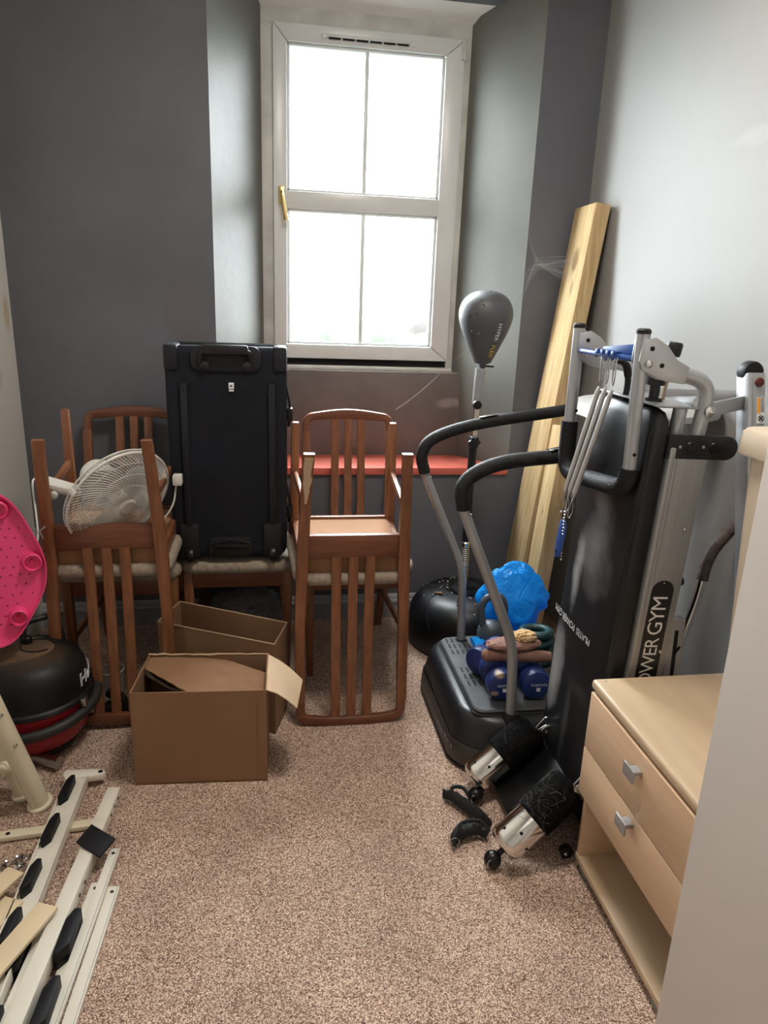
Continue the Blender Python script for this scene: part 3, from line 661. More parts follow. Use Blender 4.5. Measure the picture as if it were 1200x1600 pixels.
# ------------------------------------------------------------------ red vacuum cleaner
def vacuum():
    c = V(-.755, 2.14, 0)
    r = thing('vacuum_cleaner', 'dusty black and red drum vacuum cleaner beside the pink mat', 'vacuum', c)
    part('red_drum', MB().lathe([(.115, .03), (.140, .045), (.158, .07), (.166, .12), (.170, .175)], c, seg=40), 'red_plastic', r)
    part('base_skirt', MB().lathe([(.10, .012), (.125, .014), (.13, .03), (.115, .045)], c, seg=32), 'black_plastic', r)
    mh = part('motor_head', MB().lathe([(.150, .178), (.178, .182), (.180, .194), (.172, .200), (.170, .235), (.166, .27), (.152, .30), (.125, .322), (.09, .334), (.06, .338), (.02, .339)], c, seg=48), 'vacuum_top', r)
    part('rim_band', MB().tube([c+V(.1805*math.cos(2*PI*k/48), .1805*math.sin(2*PI*k/48), .188) for k in range(48)], .005, 8, closed=True), 'black_gloss', mh)
    part('dust_patch', MB().lathe([(.118, .3245), (.10, .332), (.07, .3385), (.03, .3395), (.005, .340)], c+V(-.01, 0, .0012), seg=36, sx=1.0, sy=.9), 'dust_brown', mh, 'brown dust on the lid')
    part('lid_recess', MB().tube([c+V(.03+.05*math.cos(.35+i/14*5.2), .01+.045*math.sin(.35+i/14*5.2), .342) for i in range(15)], .0025, 6), 'dark_hole', mh)
    part('cable_winder', MB().lathe([(.014, 0), (.014, .022), (.010, .026)], c+V(-.005, .03, .338), seg=16), 'black_plastic', mh)
    part('carry_handle', MB().tube(fillet([c+V(-.02, .03, .33), c+V(-.02, .055, .40), c+V(.06, .11, .40), c+V(.075, .12, .31)], .03), .010, 10), 'black_plastic', mh)
    # outlined name wrapped round the side of the head
    az0 = math.radians(8)
    def fn(u, v, w):
        a = az0+u/.17; rr = .1725+w; return c+V(rr*math.cos(a), rr*math.sin(a), .243+v)
    lettering('Henry', .062, fn, 'white_print', mh, outline=.0011)
    # ribbed hose wrapped round the drum
    pts = []
    for i in range(120):
        a = math.radians(-150)+i/119*math.radians(225); rr = .186+.01*max(0, math.sin((a+.3)*1.0)); z = .115+.060*(i/119)
        pts.append(c+V(rr*math.cos(a), rr*math.sin(a), z))
    part('hose', MB().tube(pts, [.0185 if i % 2 else .0145 for i in range(120)], 10), 'hose_black', r, sharp=80)
    for s in (-1, 1):
        part('wheel', MB().lathe([(.02, -.014), (.052, -.014), (.055, -.008), (.055, .008), (.048, .014), (.02, .014)], c+V(s*.10, .12, .055), (1, 0, 0), 24), 'black_plastic', r)
        part('castor', MB().ball(c+V(s*.07, -.10, .015), .015, 2), 'black_plastic', r)
    part('castor_plate', MB().lathe([(.016, 0), (.016, .006), (.010, .012)], c+V(.158, -.03, .175), (1, -.2, .1), 12), 'dust_brown', r)
    part('drum_latch', MB().box(-.59, -.572, 2.06, 2.09, .165, .195, .004, ), 'dull_chrome', r)
    t = single('wand_tube', MB().tube([(-.83, 2.055, .024), (-.715, 2.02, .024), (-.645, 1.985, .024)], [.017, .019, .021], 20), 'dull_chrome', 'dull chrome vacuum wand tube lying on the carpet under the vacuum', 'tube')
    fh = thing('floor_head', 'black vacuum floor head lying behind the vacuum next to the left cardboard box', 'nozzle', (-.50, 2.24, 0))
    part('sole', MB().bar((-.585, 2.29, .022), (-.42, 2.22, .022), .075, .034, .012), 'black_plastic', fh)
    part('swivel_neck', MB().tube(fillet([(-.50, 2.25, .035), (-.51, 2.27, .07), (-.56, 2.30, .075)], .02), .018, 12), 'black_plastic', fh)
vacuum()
j = thing('plastic_cup', 'clear plastic cup with a wide rim behind the vacuum', 'cup', (-.565, 2.385, 0))
part('cup_wall', MB().lathe([(.028, .002), (.030, 0), (.033, .004), (.041, .118), (.039, .118), (.031, .006)], (-.565, 2.385, 0), seg=28, cap=False), 'clear_plastic', j)
part('rim', MB().tube([(-.565+.042*math.cos(2*PI*k/32), 2.385+.042*math.sin(2*PI*k/32), .119) for k in range(32)], .0018, 6, closed=True), 'fan_white', j)

# bag under the middle chair
bgt = thing('plastic_bag', 'clear plastic bag of oddments under the middle chair', 'bag', (-.10, 2.78, 0))
def crumple(cen, sc, amp, freq, seed, sub=4, flat=0.0):
    b = bmesh.new(); bmesh.ops.create_icosphere(b, subdivisions=sub, radius=1)
    for v in b.verts:
        p = v.co.copy(); q = p*freq+Vector((seed, seed*.7, seed*1.3))
        f = 1+amp*(1-2*abs(noise.noise(q)))+amp*.6*(1-2*abs(noise.noise(q*2.3)))+amp*.3*noise.noise(q*5)
        w = Vector((p.x*sc[0]*f, p.y*sc[1]*f, p.z*sc[2]*f)); v.co = w+Vector(cen)
        if v.co.z < flat: v.co.z = flat
    return b
part('bag_skin', MB().merge(crumple((-.10, 2.80, .115), (.155, .12, .115), .16, 1.7, 3.1, 5, .003)), 'clear_bag', bgt, sharp=25)
for k in range(8):
    x, y, z = -.10+random.uniform(-.10, .10), 2.80+random.uniform(-.06, .05), .10+random.uniform(-.02, .09)
    part('bag_content', MB().merge(crumple((x, y, z), (.045, .03, .028), .3, 2.0, k*1.7, 3)), 'bag_contents', bgt)

# ------------------------------------------------------------------ pink bath mat
def pink_mat():
    r = thing('bath_mat', 'bright pink plastic mat with small holes and round cups, leaning at left edge', 'mat', (-.78, 2.08, .36))
    cen = V(-.822, 2.075, .625); n = V(.35, -1, .12).normalized(); xx = V(0, 0, 1).cross(n).normalized()*-1; xx = n.cross(V(0, 0, 1)).normalized()*-1
    xx = V(0, 0, 1).cross(n).normalized(); yy = n.cross(xx)
    def outline(a, s=1.0):
        rad = .225*(1+.035*math.cos(5*a+.5)); x = math.cos(a)*.155/.225*rad*s; y = math.sin(a)*rad*s; return x, y
    def Q(x, y, d): return cen+xx*x+yy*y+n*d
    N_ = 72; rings = []
    for s, d in ((1.0, .022), (1.012, .018), (1.0, .004), (.965, .0), (.93, -.001), (.6, -.003), (.02, -.003)):
        rings.append([Q(*outline(2*PI*k/N_, s), d) for k in range(N_)])
    back = [[Q(*outline(2*PI*k/N_, s), d) for k in range(N_)] for s, d in ((.02, -.006), (.6, -.006), (.96, -.003), (1.02, .002), (1.02, .022))]
    part('mat_sheet', MB().loft(rings+back, cap=False, closed=True), 'pink_plastic', r)
    # small drainage holes: dark recessed plugs
    spots = []
    for i in range(-5, 7):
        for j2 in range(-7, 8):
            x = i*.026+(.013 if j2 % 2 else 0)+random.uniform(-.003, .003); y = j2*.029+random.uniform(-.003, .003)
            if (x/.135)**2+(y/.195)**2 < 1: spots.append((x, y))
    hm = MB()
    for x, y in spots:
        e = MB(); 
        hm.lathe([(.0028, 0), (.0028, .0012)], Q(x, y, -.0025), n, 6)
    part('drain_holes', hm, 'pink_hole', r, kind='stuff')
    for a, s, rr in ((.05, .80, .026), (1.15, .82, .026), (-.95, .85, .024), (2.1, .8, .026), (3.2, .8, .026), (4.2, .82, .026)):
        x, y = outline(a, s)
        cp = part('suction_cup', MB().lathe([(rr*1.25, 0), (rr*1.03, .010), (rr, .028), (rr*.9, .030), (rr*.84, .027), (rr*.8, .006), (.003, .004)], Q(x, y, -.003), n, 28, cap=False), 'pink_plastic', r)
        part('cup_centre', MB().lathe([(rr*.3, 0), (rr*.22, .012), (.001, .016)], Q(x, y, .0), n, 16), 'pink_plastic', cp)
pink_mat()
tw = MB()
for k in range(7):
    a = random.uniform(0, 6.28); tw.tube([(-.662, 2.085, .738), (-.662+.022*math.cos(a), 2.08+.006*math.sin(a*2), .738+.022*math.sin(a))], .0012, 5)
single('twine_knot', tw, 'web', 'frayed knot of white twine at the pink mat edge', 'twine')

# ------------------------------------------------------------------ timbers leaning in the corner
def timber(name, top, bot, w, t, label, mtl='timber'):
    """w runs along Y, t along X; square-cut ends"""
    a, b = Vector(bot), Vector(top)
    return single(name, MB().bar(a, b, t, w, .003, up=(0, 1, 0)), mtl, label, 'timber', 'lengths of timber leaning in the corner')
timber('timber_post', (1.268, 2.868, 1.80), (1.072, 2.845, 0.02), .195, .062, 'tallest timber post with dark stains, leaning in the right corner')
timber('timber_post', (1.150, 2.63, .964), (1.072, 2.61, 0.02), .11, .062, 'shorter pale timber leaning in front of the tallest post')
timber('timber_post', (1.275, 2.44, .80), (1.15, 2.40, 0.02), .09, .05, 'short dark timber mostly hidden behind the black bench pad', 'timber_dark')

# ------------------------------------------------------------------ freestanding punch ball
def punch_ball():
    x, y = .825, 2.735
    r = thing('punch_ball', 'grey freestanding reflex punch ball on a black round base', 'punch ball', (x, y, 0))
    base = MB(); prof = [(.215, 0), (.232, .012), (.240, .05), (.238, .12), (.228, .17), (.205, .205), (.17, .228), (.12, .238), (.085, .240), (.080, .232), (.045, .232)]
    b = part('base', base.lathe(prof, (x, y, 0), seg=56), 'vinyl_black', r)
    for k in range(8):
        a = 2*PI*k/8+.2; part('base_rib', MB().tube([(x+rr*math.cos(a+.12*i), y+rr*math.sin(a+.12*i), zz) for i, (rr, zz) in enumerate(((.10, .2375), (.165, .2285), (.205, .2035), (.227, .168), (.237, .12)))], .0035, 6), 'vinyl_black', b)
    part('base_collar', MB().lathe([(.075, .232), (.070, .246), (.042, .250), (.038, .262), (.022, .264)], (x+.01, y, 0), seg=32), 'black_gloss', b)
    crm = MB()
    for k in range(46):
        a = random.uniform(0, 6.28); rr = random.uniform(.06, .2); z = .241 if rr < .12 else .239-.035*((rr-.12)/.085)**2
        crm.box(x+rr*math.cos(a)-.002, x+rr*math.cos(a)+random.uniform(.001, .005), y+rr*math.sin(a)-.002, y+rr*math.sin(a)+.002, z, z+.0025)
    part('debris', crm, 'crumb', b, kind='stuff')
    part('leaf', MB().bar((x-.14, y-.02, .236), (x-.115, y-.05, .246), .012, .004), 'cardboard', b)
    hx = []
    for i in range(240):
        a = 2*PI*i/12; z = .262+.175*i/240; hx.append((x-.012+.0155*math.cos(a), y+.0155*math.sin(a), z))
    part('spring', MB().tube(hx, .0032, 6), 'chrome', r)
    part('spring_core', MB().tube([(x-.012, y, .25), (x-.014, y, .44)], .010, 12), 'black_plastic', r)
    part('spring_cap', MB().lathe([(.018, .435), (.018, .452), (.010, .462), (.010, .475)], (x-.014, y, 0), seg=20), 'chrome', r)
    top = V(x-.004, y, 1.196)
    lower = part('lower_pole', MB().tube([(x-.014, y, .46), (x-.013, y, .905)], .0165, 16), 'black_plastic', r)
    for k in range(5): part('adjustment_hole', MB().lathe([(.004, 0), (.004, .001)], (x-.0135, y-.0162, .62+.04*k), (0, -1, 0), 8), 'dark_hole', lower)
    part('upper_pole', MB().tube([(x-.013, y, .86), (x-.009, y, 1.06)], .0125, 16), 'chrome', r)
    part('foam_sleeve', MB().tube([(x-.009, y, 1.035), (x-.005, y, 1.175)], .021, 16), 'grey_tube', r)
    def knob(z, rad, lobes):
        pts = []
        for k in range(36):
            a = 2*PI*k/36; q = rad*(1+.16*math.cos(lobes*a)); pts.append((x-.016+q*math.cos(a), y-.034, z+q*math.sin(a)))
        k_ = part('height_knob', MB().prism(pts, (0, .018, 0), .002), 'black_plastic', r); part('knob_stem', MB().tube([(x-.015, y-.02, z), (x-.013, y+.004, z)], .008, 10), 'black_plastic', k_)
    knob(.885, .022, 6); knob(1.035, .015, 0)
    part('locking_clamp', MB().lathe([(.020, -.02), (.022, -.012), (.022, .012), (.019, .02)], (x-.013, y, .885), seg=20), 'black_plastic', r)
    part('locking_clamp', MB().lathe([(.016, -.012), (.018, 0), (.016, .012)], (x-.011, y, 1.035), seg=20), 'black_plastic', r)
    part('valve_peg', MB().tube([(x+.005, y, 1.185), (x+.045, y-.01, 1.183)], .0035, 8), 'black_plastic', r)
    bp = [(.012, 1.172), (.014, 1.19), (.030, 1.196), (.034, 1.200), (.050, 1.232), (.070, 1.275), (.088, 1.315), (.100, 1.350), (.104, 1.378), (.100, 1.405), (.088, 1.430), (.068, 1.450), (.043, 1.462), (.018, 1.467), (.004, 1.468)]
    sm = [(p.x, p.z) for p in spline([(a, 0, z) for a, z in bp[2:]], 3)]
    cx = x+.0
    bl = part('ball', MB().lathe(bp[:2]+sm, (cx, y, 0), seg=48, cap=False), 'ball_grey', r, 'dark grey pear shaped ball')
    def prof_r(z):
        for (r0, z0), (r1, z1) in zip(sm, sm[1:]):
            if z0 <= z <= z1: return r0+(r1-r0)*(z-z0)/max(1e-6, z1-z0)
        return .03
    az = math.radians(-72)
    def fn_off(z0):
        def fn(u, v, w):
            z = z0-u*.93; rr = prof_r(z)+.0008+w; a = az+v/rr; return Vector((cx+rr*math.cos(a), y+rr*math.sin(a), z))
        return fn
    lettering('HYPER', .024, fn_off(1.3165), 'white_print', bl, space=.98); lettering('FLEX', .024, fn_off(1.2445), 'yellow_print', bl, space=.98)
    for z, a in ((1.43, -120), (1.415, -114), (1.41, -111), (1.38, -125), (1.372, -140), (1.462, -90)):
        a = math.radians(a); rr = prof_r(z); part('dirt_spot', MB().ball((cx+rr*math.cos(a), y+rr*math.sin(a), z), .003, 1, (1, .6, 1.3)), 'ball_dirt', bl)
    for z, a in ((1.318, -140), (1.31, -122)):
        a = math.radians(a); rr = prof_r(z); part('paint_fleck', MB().ball((cx+rr*math.cos(a), y+rr*math.sin(a), z), .002, 1), 'white_print', bl)
punch_ball()

# ------------------------------------------------------------------ vibration platform
def platform():
    r = thing('vibration_platform', 'black vibration exercise platform with grey uprights and black foam handlebars', 'exercise machine', (.85, 2.12, 0))
    cx, cy = .865, 2.125
    def ring(w, h, rad, z, dx=0, tap=0):
        out = []
        for a, b in rrect(w, h, rad, 7):
            out.append((cx+dx+a-(.035*(1-(2*b/h)**2) if a < 0 else 0)+tap*b, cy+b, z))
        return out
    body = MB().loft([ring(.52, .60, .10, .006), ring(.56, .64, .12, .012), ring(.57, .655, .12, .035), ring(.56, .65, .12, .08), ring(.54, .635, .12, .13), ring(.525, .61, .12, .168), ring(.50, .575, .10, .183), ring(.47, .54, .08, .187)])
    b = part('body', body, 'dusty_black', r, sharp=60)
    part('base_trim', MB().tube([(p[0], p[1], .012) for p in ring(.565, .648, .12, 0)], .006, 6, closed=True), 'black_gloss', b)
    def pr(w, h, rad, z): return [(cx-.01+a, cy-.005+bb, z) for a, bb in rrect(w, h, rad, 5)]
    part('plate_gap', MB().loft([pr(.475, .528, .045, .180), pr(.475, .528, .045, .189)]), 'dark_hole', r)
    pl = part('standing_plate', MB().loft([pr(.455, .505, .035, .186), pr(.460, .510, .038, .196), pr(.450, .500, .034, .201)]), 'plate_grey', r)
    gm = MB()
    for bx in range(9):
        for by in range(3):
            for half in (0, 1):
                x = cx-.218+bx*.019; y = cy+.235-by*.045-half*.22
                gm.box(x, x+.006, y-.034, y, .2003, .2014, .0004, seg=1)
                x = cx+.01+bx*.019; gm.box(x, x+.006, y-.034, y, .2003, .2014, .0004, seg=1)
    part('tread_slots', gm, 'dark_hole', pl, kind='stuff')
    band = MB().loft([ring(.571, .656, .12, .020), ring(.574, .659, .12, .036), ring(.566, .652, .12, .085), ring(.56, .648, .12, .090)], cap=False)
    part('side_band', band, 'band_brown', b)
    def sx(yy): return cx-.2835-.035*(1-(2*(yy-cy)/.656)**2)-.0012
    for yy, zz, ln, hh in ((2.02, .066, .030, .004), (1.985, .060, .020, .010), (1.95, .062, .016, .016), (1.925, .058, .014, .014), (1.895, .060, .012, .018)):
        part('worn_marking', MB().bar((sx(yy), yy+ln/2, zz+.003), (sx(yy-ln), yy-ln/2, zz-.003), hh, .001, up=(1, 0, 0)), 'grey_print', b, 'worn illegible printed marking')
    part('scratch', MB().lathe([(.006, 0), (.003, .0006)], (.606, 2.075, .1545), (-.75, 0, .6), 7), 'grey_print', b)
    # bent tube uprights and foam handlebars, far and near
    for y, pts, fo, hang in ((1.845, [(.744, .02), (.718, .44), (.575, .765), (.528, .87)], [(.534, .865), (.527, .93), (.572, .975), (.66, 1.003), (.83, 1.022), (.97, 1.05)], .0),
                       (2.35, [(.716, .02), (.692, .487), (.556, .788), (.530, .87)], [(.531, .848), (.519, .915), (.562, .972), (.717, 1.022), (1.02, 1.072), (1.08, 1.09)], .0)):
        P = [V(x, y, z) for x, z in pts]
        t = part('upright', MB().tube(fillet(P[:3]+[V(fo[0][0], y, fo[0][1])], .07, 6)+[V(fo[1][0]+.004, y, fo[1][1]-.02)], .0155, 16), 'grey_tube', r)
        part('foot_collar', MB().lathe([(.028, .165), (.028, .19), (.020, .205)], (pts[0][0]-.008, y, 0), seg=20), 'black_plastic', t)
        sp = spline([V(x, y, z) for x, z in fo], 10)
        g = part('foam_grip', MB().tube(sp, .0205, 16), 'foam_black', r)
        part('grip_seam', MB().lathe([(.0209, -.003), (.0209, .003)], sp[len(sp)//2+5], (sp[len(sp)//2+6]-sp[len(sp)//2+5]), 16), 'black_plastic', g)
        m = sp[int(len(sp)*.62)] if y > 2 else sp[int(len(sp)*.76)]
        part('sensor_plate', MB().bar(m+V(-.03, -.004, .0185), m+V(.035, -.004, .032), .022, .004, .002), 'chrome', g)
        part('end_screw', MB().ball(V(fo[0][0]+.022, y-.004, fo[0][1]-.015), .004, 2), 'steel', t)
    # console column rising behind the bench, with the display head
    part('column', MB().bar((1.10, 2.12, .15), (1.13, 2.10, 1.10), .09, .05, .01), 'console_grey', r)
    part('cross_tube', MB().tube(fillet([(.97, 1.845, 1.05), (1.10, 1.9, 1.08), (1.12, 2.3, 1.085), (1.06, 2.35, 1.085)], .06), .018, 12), 'grey_tube', r)
    cm = []
    for (w, h, z) in ((.30, .40, 0), (.34, .46, .012), (.34, .46, .03), (.31, .42, .045), (.2, .28, .052)):
        cm.append([(1.13+a+z*.3, 2.06+bb, 1.10+z+.10*a) for a, bb in rrect(w, h, .09, 6)])
    k = part('console', MB().loft(cm), 'console_grey', r)
    part('display', MB().loft([[(1.15+a, 2.06+bb, 1.151+.10*a+d) for a, bb in rrect(.14, .20, .03, 5)] for d in (0, .005)]), 'console_dark', k)
    for q in (-.13, .13): part('button', MB().lathe([(.022, 0), (.020, .006)], (1.10, 2.06+q, 1.15), seg=20), 'console_dark', k)
platform()

# ------------------------------------------------------------------ weights and oddments on the platform
def dumbbell(x, y, rz, label):
    z = .2035+.050
    r = thing('dumbbell', label, 'dumbbell', (x, y, .2035), rz, 'blue vinyl dumbbells on the platform'); mtx = W[r]
    def P(p): return mtx @ Vector(p)
    d = (mtx.to_3x3() @ V(0, 1, 0))
    for s, nm in ((-1, 0), (1, 1)):
        prof = [(.006, -.031), (.030, -.031), (.043, -.026), (.050, -.015), (.0505, .010), (.047, .024), (.030, .031), (.012, .032)]
        h = part('weight_head', MB().lathe(prof if s > 0 else [(a, -b) for a, b in prof[::-1]], P((0, s*.045, .050)), d, 28), 'blue_vinyl', r)
        if s < 0:
            o = P((0, -.045-.0325, .050)); xx = mtx.to_3x3() @ V(1, 0, 0)
            lettering('DOMYOS', .0125, plane_fn(o+V(.006, 0, .006), xx, (0, 0, 1)), 'white_print', h)
            part('logo_tile', MB().bar(o+V(.004, 0, -.016), o+V(.004, -.001, -.003), .013, .001, up=d), 'white_print', h)
    part('handle', MB().tube([P((0, -.03, .05)), P((0, -.015, .05)), P((0, .015, .05)), P((0, .03, .05))], [.015, .018, .018, .015], 14), 'blue_vinyl', r)
    return r
dumbbell(.730, 1.985, math.radians(-3), 'blue vinyl dumbbell with chipped rim, front left of the three')
dumbbell(.840, 1.980, math.radians(-3), 'blue vinyl dumbbell touching the black bench pad, right of the chipped one')
dumbbell(.742, 2.122, math.radians(-52), 'blue vinyl dumbbell lying furthest left on the platform plate')
bw = thing('ankle_weight', 'long brown rubber weight lying across the blue dumbbells', 'weight', (.79, 1.985, .305))
part('weight_body', MB().tube([(.688, 2.0, .322), (.695, 2.0, .322), (.74, 1.995, .323), (.80, 1.985, .323), (.87, 1.975, .322), (.90, 1.97, .322)], [.014, .020, .0195, .0195, .020, .016], 16), 'brown_foam', bw)
part('end_fold', MB().ball((.690, 2.0, .322), .021, 3, (.7, 1, 1)), 'brown_foam', bw)
bl = thing('foam_loaf', 'rough brown foam block with crumbling edges on top of the brown weight', 'foam', (.79, 2.0, .342))
part('foam_block', MB().merge(crumple((.785, 2.012, .353), (.085, .040, .016), .10, 2.6, 5.0, 4)), 'brown_foam', bl)
single('foam_lump', MB().merge(crumple((.822, 2.02, .376), (.034, .026, .014), .22, 2.2, 9.1, 4)), 'tan_foam', 'crumpled tan foam lump on top of the brown block', 'foam')
kb = thing('kettlebell', 'dusty grey kettlebell in front of the blue plastic bag', 'kettlebell', (.80, 2.29, .2035))
part('bell', MB().lathe([(.025, .0), (.040, .006), (.050, .03), (.052, .05), (.046, .075), (.032, .092), (.01, .1)], (.80, 2.29, .2035), seg=28), 'kettle_grey', kb)
part('handle', MB().tube(fillet([(.772, 2.29, .27), (.752, 2.29, .355), (.775, 2.29, .402), (.83, 2.29, .402), (.85, 2.29, .35), (.828, 2.29, .27)], .03), .0135, 12), 'kettle_grey', kb)
cl = thing('rubber_hose_coil', 'dark green rubber band coil lying under the blue bag', 'coil', (.93, 2.19, .2035))
for k in range(4):
    pts = [(.925+(.058-.004*k)*math.cos(2*PI*i/32), 2.17+(.05)*math.sin(2*PI*i/32), .222+.030*k+.008*math.sin(2*PI*i/32+k)) for i in range(32)]
    part('coil_turn', MB().tube(pts, .0165, 10, closed=True), 'green_rubber', cl)
def blue_bag():
    r = thing('plastic_bag', 'crumpled bright blue plastic bag piled behind the kettlebell', 'bag', (.92, 2.33, .2035))
    b = bmesh.new(); bmesh.ops.create_icosphere(b, subdivisions=6, radius=1)
    for v in b.verts:
        p = v.co.copy(); q = p*1.1+Vector((4.2, 1.1, 7)); az_ = math.atan2(p.y, p.x)
        n1 = noise.noise(q); n2 = noise.noise(q*2.2+Vector((5, 3, 1))); n3 = noise.noise(q*4.6)
        f = 1+.16*n1+.10*n2+.035*n3+.035*math.sin(7*az_+6*n1+5*p.z)*(1-p.z*p.z)-.05*math.exp(-(n2/.05)**2)-.03*math.exp(-(n3/.06)**2)
        z = p.z; wid = 1.0-.18*max(0, z)+.05*max(0, -z)
        v.co = Vector((p.x*.130*f*wid, p.y*.09*f*wid, z*.145*f))+Vector((.905, 2.375, .350))
        v.co.z = max(v.co.z, .206+.004*noise.noise(q*5))
    part('bag_body', MB().merge(b), 'blue_bag', r, sharp=75)
    t = []
    for i in range(8):
        u = i/7; c = V(.84-.115*u, 2.30-.05*u, .225-.006*u); w = .018+.03*u; t.append([c+V(0, math.cos(a)*w*(1+.2*noise.noise(V(a*2, u*4, 1))), .012*math.sin(a)*(1+noise.noise(V(a*3, u*5, 2)))+.012) for a in [2*PI*k/14 for k in range(14)]])
    part('bag_tail', MB().loft(t), 'blue_bag', r, sharp=20)
blue_bag()

# ------------------------------------------------------------------ folded home gym bench
def gym():
    r = thing('pilates_bench', 'folded exercise bench standing on end, black padded board with silver side rail', 'exercise bench', (.87, 1.63, 0))
    k = .040                                        # lean towards the wall
    def X(x, z): return x+k*(z-.5)
    Y0, Y1 = 1.475, 1.80
    # padded board, rounded ends, built as slices along its height
    rings = []
    zs = [.100, .112, .135, .18, .3, .45, .6, .75, .9, 1.05, 1.14, 1.175, 1.195, 1.203]
    for z in zs:
        e = min((z-.1)/.07, (1.203-z)/.06, 1); e = max(0, e); wy = (Y1-Y0)*(.76+.24*math.sqrt(max(0, 1-(1-e)**2))); th = .052*(.45+.55*math.sqrt(max(0, 1-(1-e)**2)))
        pts = []
        for a, b in rrect(th, wy, .018, 5):
            bulge = -.006*(1-(2*b/wy)**2) if a < 0 else 0
            sag = .004*noise.noise(V(b*9, z*7, 2)) if a < 0 else 0
            pts.append((X(.852, z)+a+bulge+sag, (Y0+Y1)/2+b, z))
        rings.append(pts)
    pad = part('padded_board', MB().loft(rings), 'pad_vinyl', r, 'scuffed black vinyl padding', sharp=50)
    part('pad_piping', MB().tube([(X(.828, z), Y0+.008, z) for z in [.15+.1*i for i in range(11)]], .003, 6), 'vinyl_black', pad)
    o = V(X(.852, .575)-.0335, 1.682, .575)
    nrm = V(-1, 0, k).normalized()
    def pfn(u, v, w):      # lettering upside down across the board width
        yy = 1.682+u; bz = .575-v; b = yy-(Y0+Y1)/2; bul = -.006*(1-(2*b/(Y1-Y0))**2)+.004*noise.noise(V(b*9, bz*7, 2))
        return Vector((X(.852, bz)-.026+bul-.0008-w, yy, bz))
    lettering('PILATES', .027, lambda u, v, w: pfn(u-.064, v, w), 'white_print', pad, space=.88, xs=.95)
    lettering('POWER', .030, lambda u, v, w: pfn(u+.033, v, w), 'white_print', pad, space=.88, xs=.95)
    lettering('GYM', .030, lambda u, v, w: pfn(u+.112, v, w), 'white_print', pad, space=.88, xs=.95)
    # two silver rails with end channel
    for yy, d in ((Y0-.002, 1), (Y1-.028, 1)):
        a, b = V(X(.928, .06), yy+.014, .06), V(X(.928, 1.10), yy+.014, 1.10)
        rl = part('side_rail', MB().bar(a, b, .100, .028, .004, up=(0, 1, 0)), 'silver_dull', r, 'brushed silver side rail')
        part('rail_groove', MB().bar(V(X(.902, .07), yy-.0005, .07), V(X(.902, 1.10), yy-.0005, 1.10), .003, .001, up=(0, 1, 0)), 'grey_tube', rl)
        part('rail_lip', MB().bar(V(X(.886, .07), yy+.001, .07), V(X(.886, 1.12), yy+.001, 1.12), .014, .012, .003, up=(0, 1, 0)), 'silver_dull', rl)
        if yy < 1.6:
            yf = yy-.0015
            q = []
            for a_, b_ in rrect(.058, .52, .028, 8): z = .532+b_; q.append((X(.930+a_, z), yf, z))
            lz = part('name_plate', MB().prism(q, (0, .0015, 0)), 'black_print', rl, 'black rounded strip')
            xdir = V(k, 0, 1).normalized(); ydir = V(-1, 0, k).normalized()
            for body, zc, size, sx in (('GYM', .700, .056, .95), ('POWER', .562, .052, .92)):
                lettering(body, size, plane_fn(V(X(.930, zc), yf-.0008, zc), xdir, ydir), 'white_print', lz, xs=sx, space=.9)
            lettering('PILATES', .042, plane_fn(V(X(.930, .42), yf-.0008, .42), xdir, ydir), 'white_print', lz, xs=.9, space=.9)
            part('plate_tip', MB().ball((X(.93, .79), yf, .786), .002, 1), 'white_print', lz)
            for z in (.60, .92): part('rail_screw', MB().lathe([(.005, 0), (.004, .002)], (X(.957, z), yy-.001, z), (0, -1, 0), 10), 'steel', rl)
    part('back_panel', MB().bar(V(X(.885, .1), 1.637, .1), V(X(.885, 1.1), 1.637, 1.1), .012, .27, .003, up=(0, 1, 0)), 'black_plastic', r)
    part('end_plate', MB().bar(V(.86, 1.64, 1.213), V(1.00, 1.64, 1.205), .30, .005, .002), 'silver_paint', r)
    # U handle with black foam, hanging in front of the pad
    yn, yf2 = 1.50, 1.80
    path = fillet([(.814, yn, 1.372), (.827, yn, 1.012), (.800, yf2, .985), (.797, yf2, 1.366)], .055, 8)
    fr = part('handle_frame', MB().tube(path, .0155, 16), 'silver_paint', r)
    fo = [p for p in path if p.z < 1.055 or (p.y > 1.7 and p.z < 1.06)]
    fo = [V(.8255, yn, 1.065)]+fo+[V(.799, yf2, 1.125)]
    part('foam_grip', MB().tube(fo, .0225, 16), 'foam_black', fr)
    for y, x in ((yn, .814), (yf2, .797)):
        part('tube_cap', MB().lathe([(.0165, 0), (.0165, .008), (.012, .012)], (x, y, 1.368), seg=16), 'black_plastic', fr)
        part('tube_hole', MB().lathe([(.0045, 0), (.0045, .001)], (x+.010, y-.0152, 1.10 if y < 1.6 else 1.155), (0, -1, 0), 8), 'dark_hole', fr)
    # gusset plates, curved tubes and black side plates, near and far
    for y, s in ((yn-.020, 0), (yf2-.020, 1)):
        dx = -.014 if s else 0
        q = [(.806, 1.355), (.835, 1.362), (.866, 1.345), (.893, 1.315), (.925, 1.300), (.918, 1.262), (.870, 1.268), (.812, 1.290), (.803, 1.31)]
        g = part('gusset_plate', MB().prism([(x+dx, y, z) for x, z in q], (0, .005, 0), .001), 'silver_paint', r)
        g2 = part('gusset_plate', MB().prism([(x+dx, y+.035, z) for x, z in q], (0, .005, 0), .001), 'silver_paint', r)
        part('bolt', MB().lathe([(.009, 0), (.009, .004), (.004, .007)], (.825+dx, y, 1.305), (0, -1, 0), 12), 'steel', g)
        for hx_, hz_ in ((.829, 1.338), (.857, 1.302)): part('plate_hole', MB().lathe([(.0055, 0), (.0055, .001)], (hx_+dx, y, hz_), (0, -1, 0), 10), 'dark_hole', g)
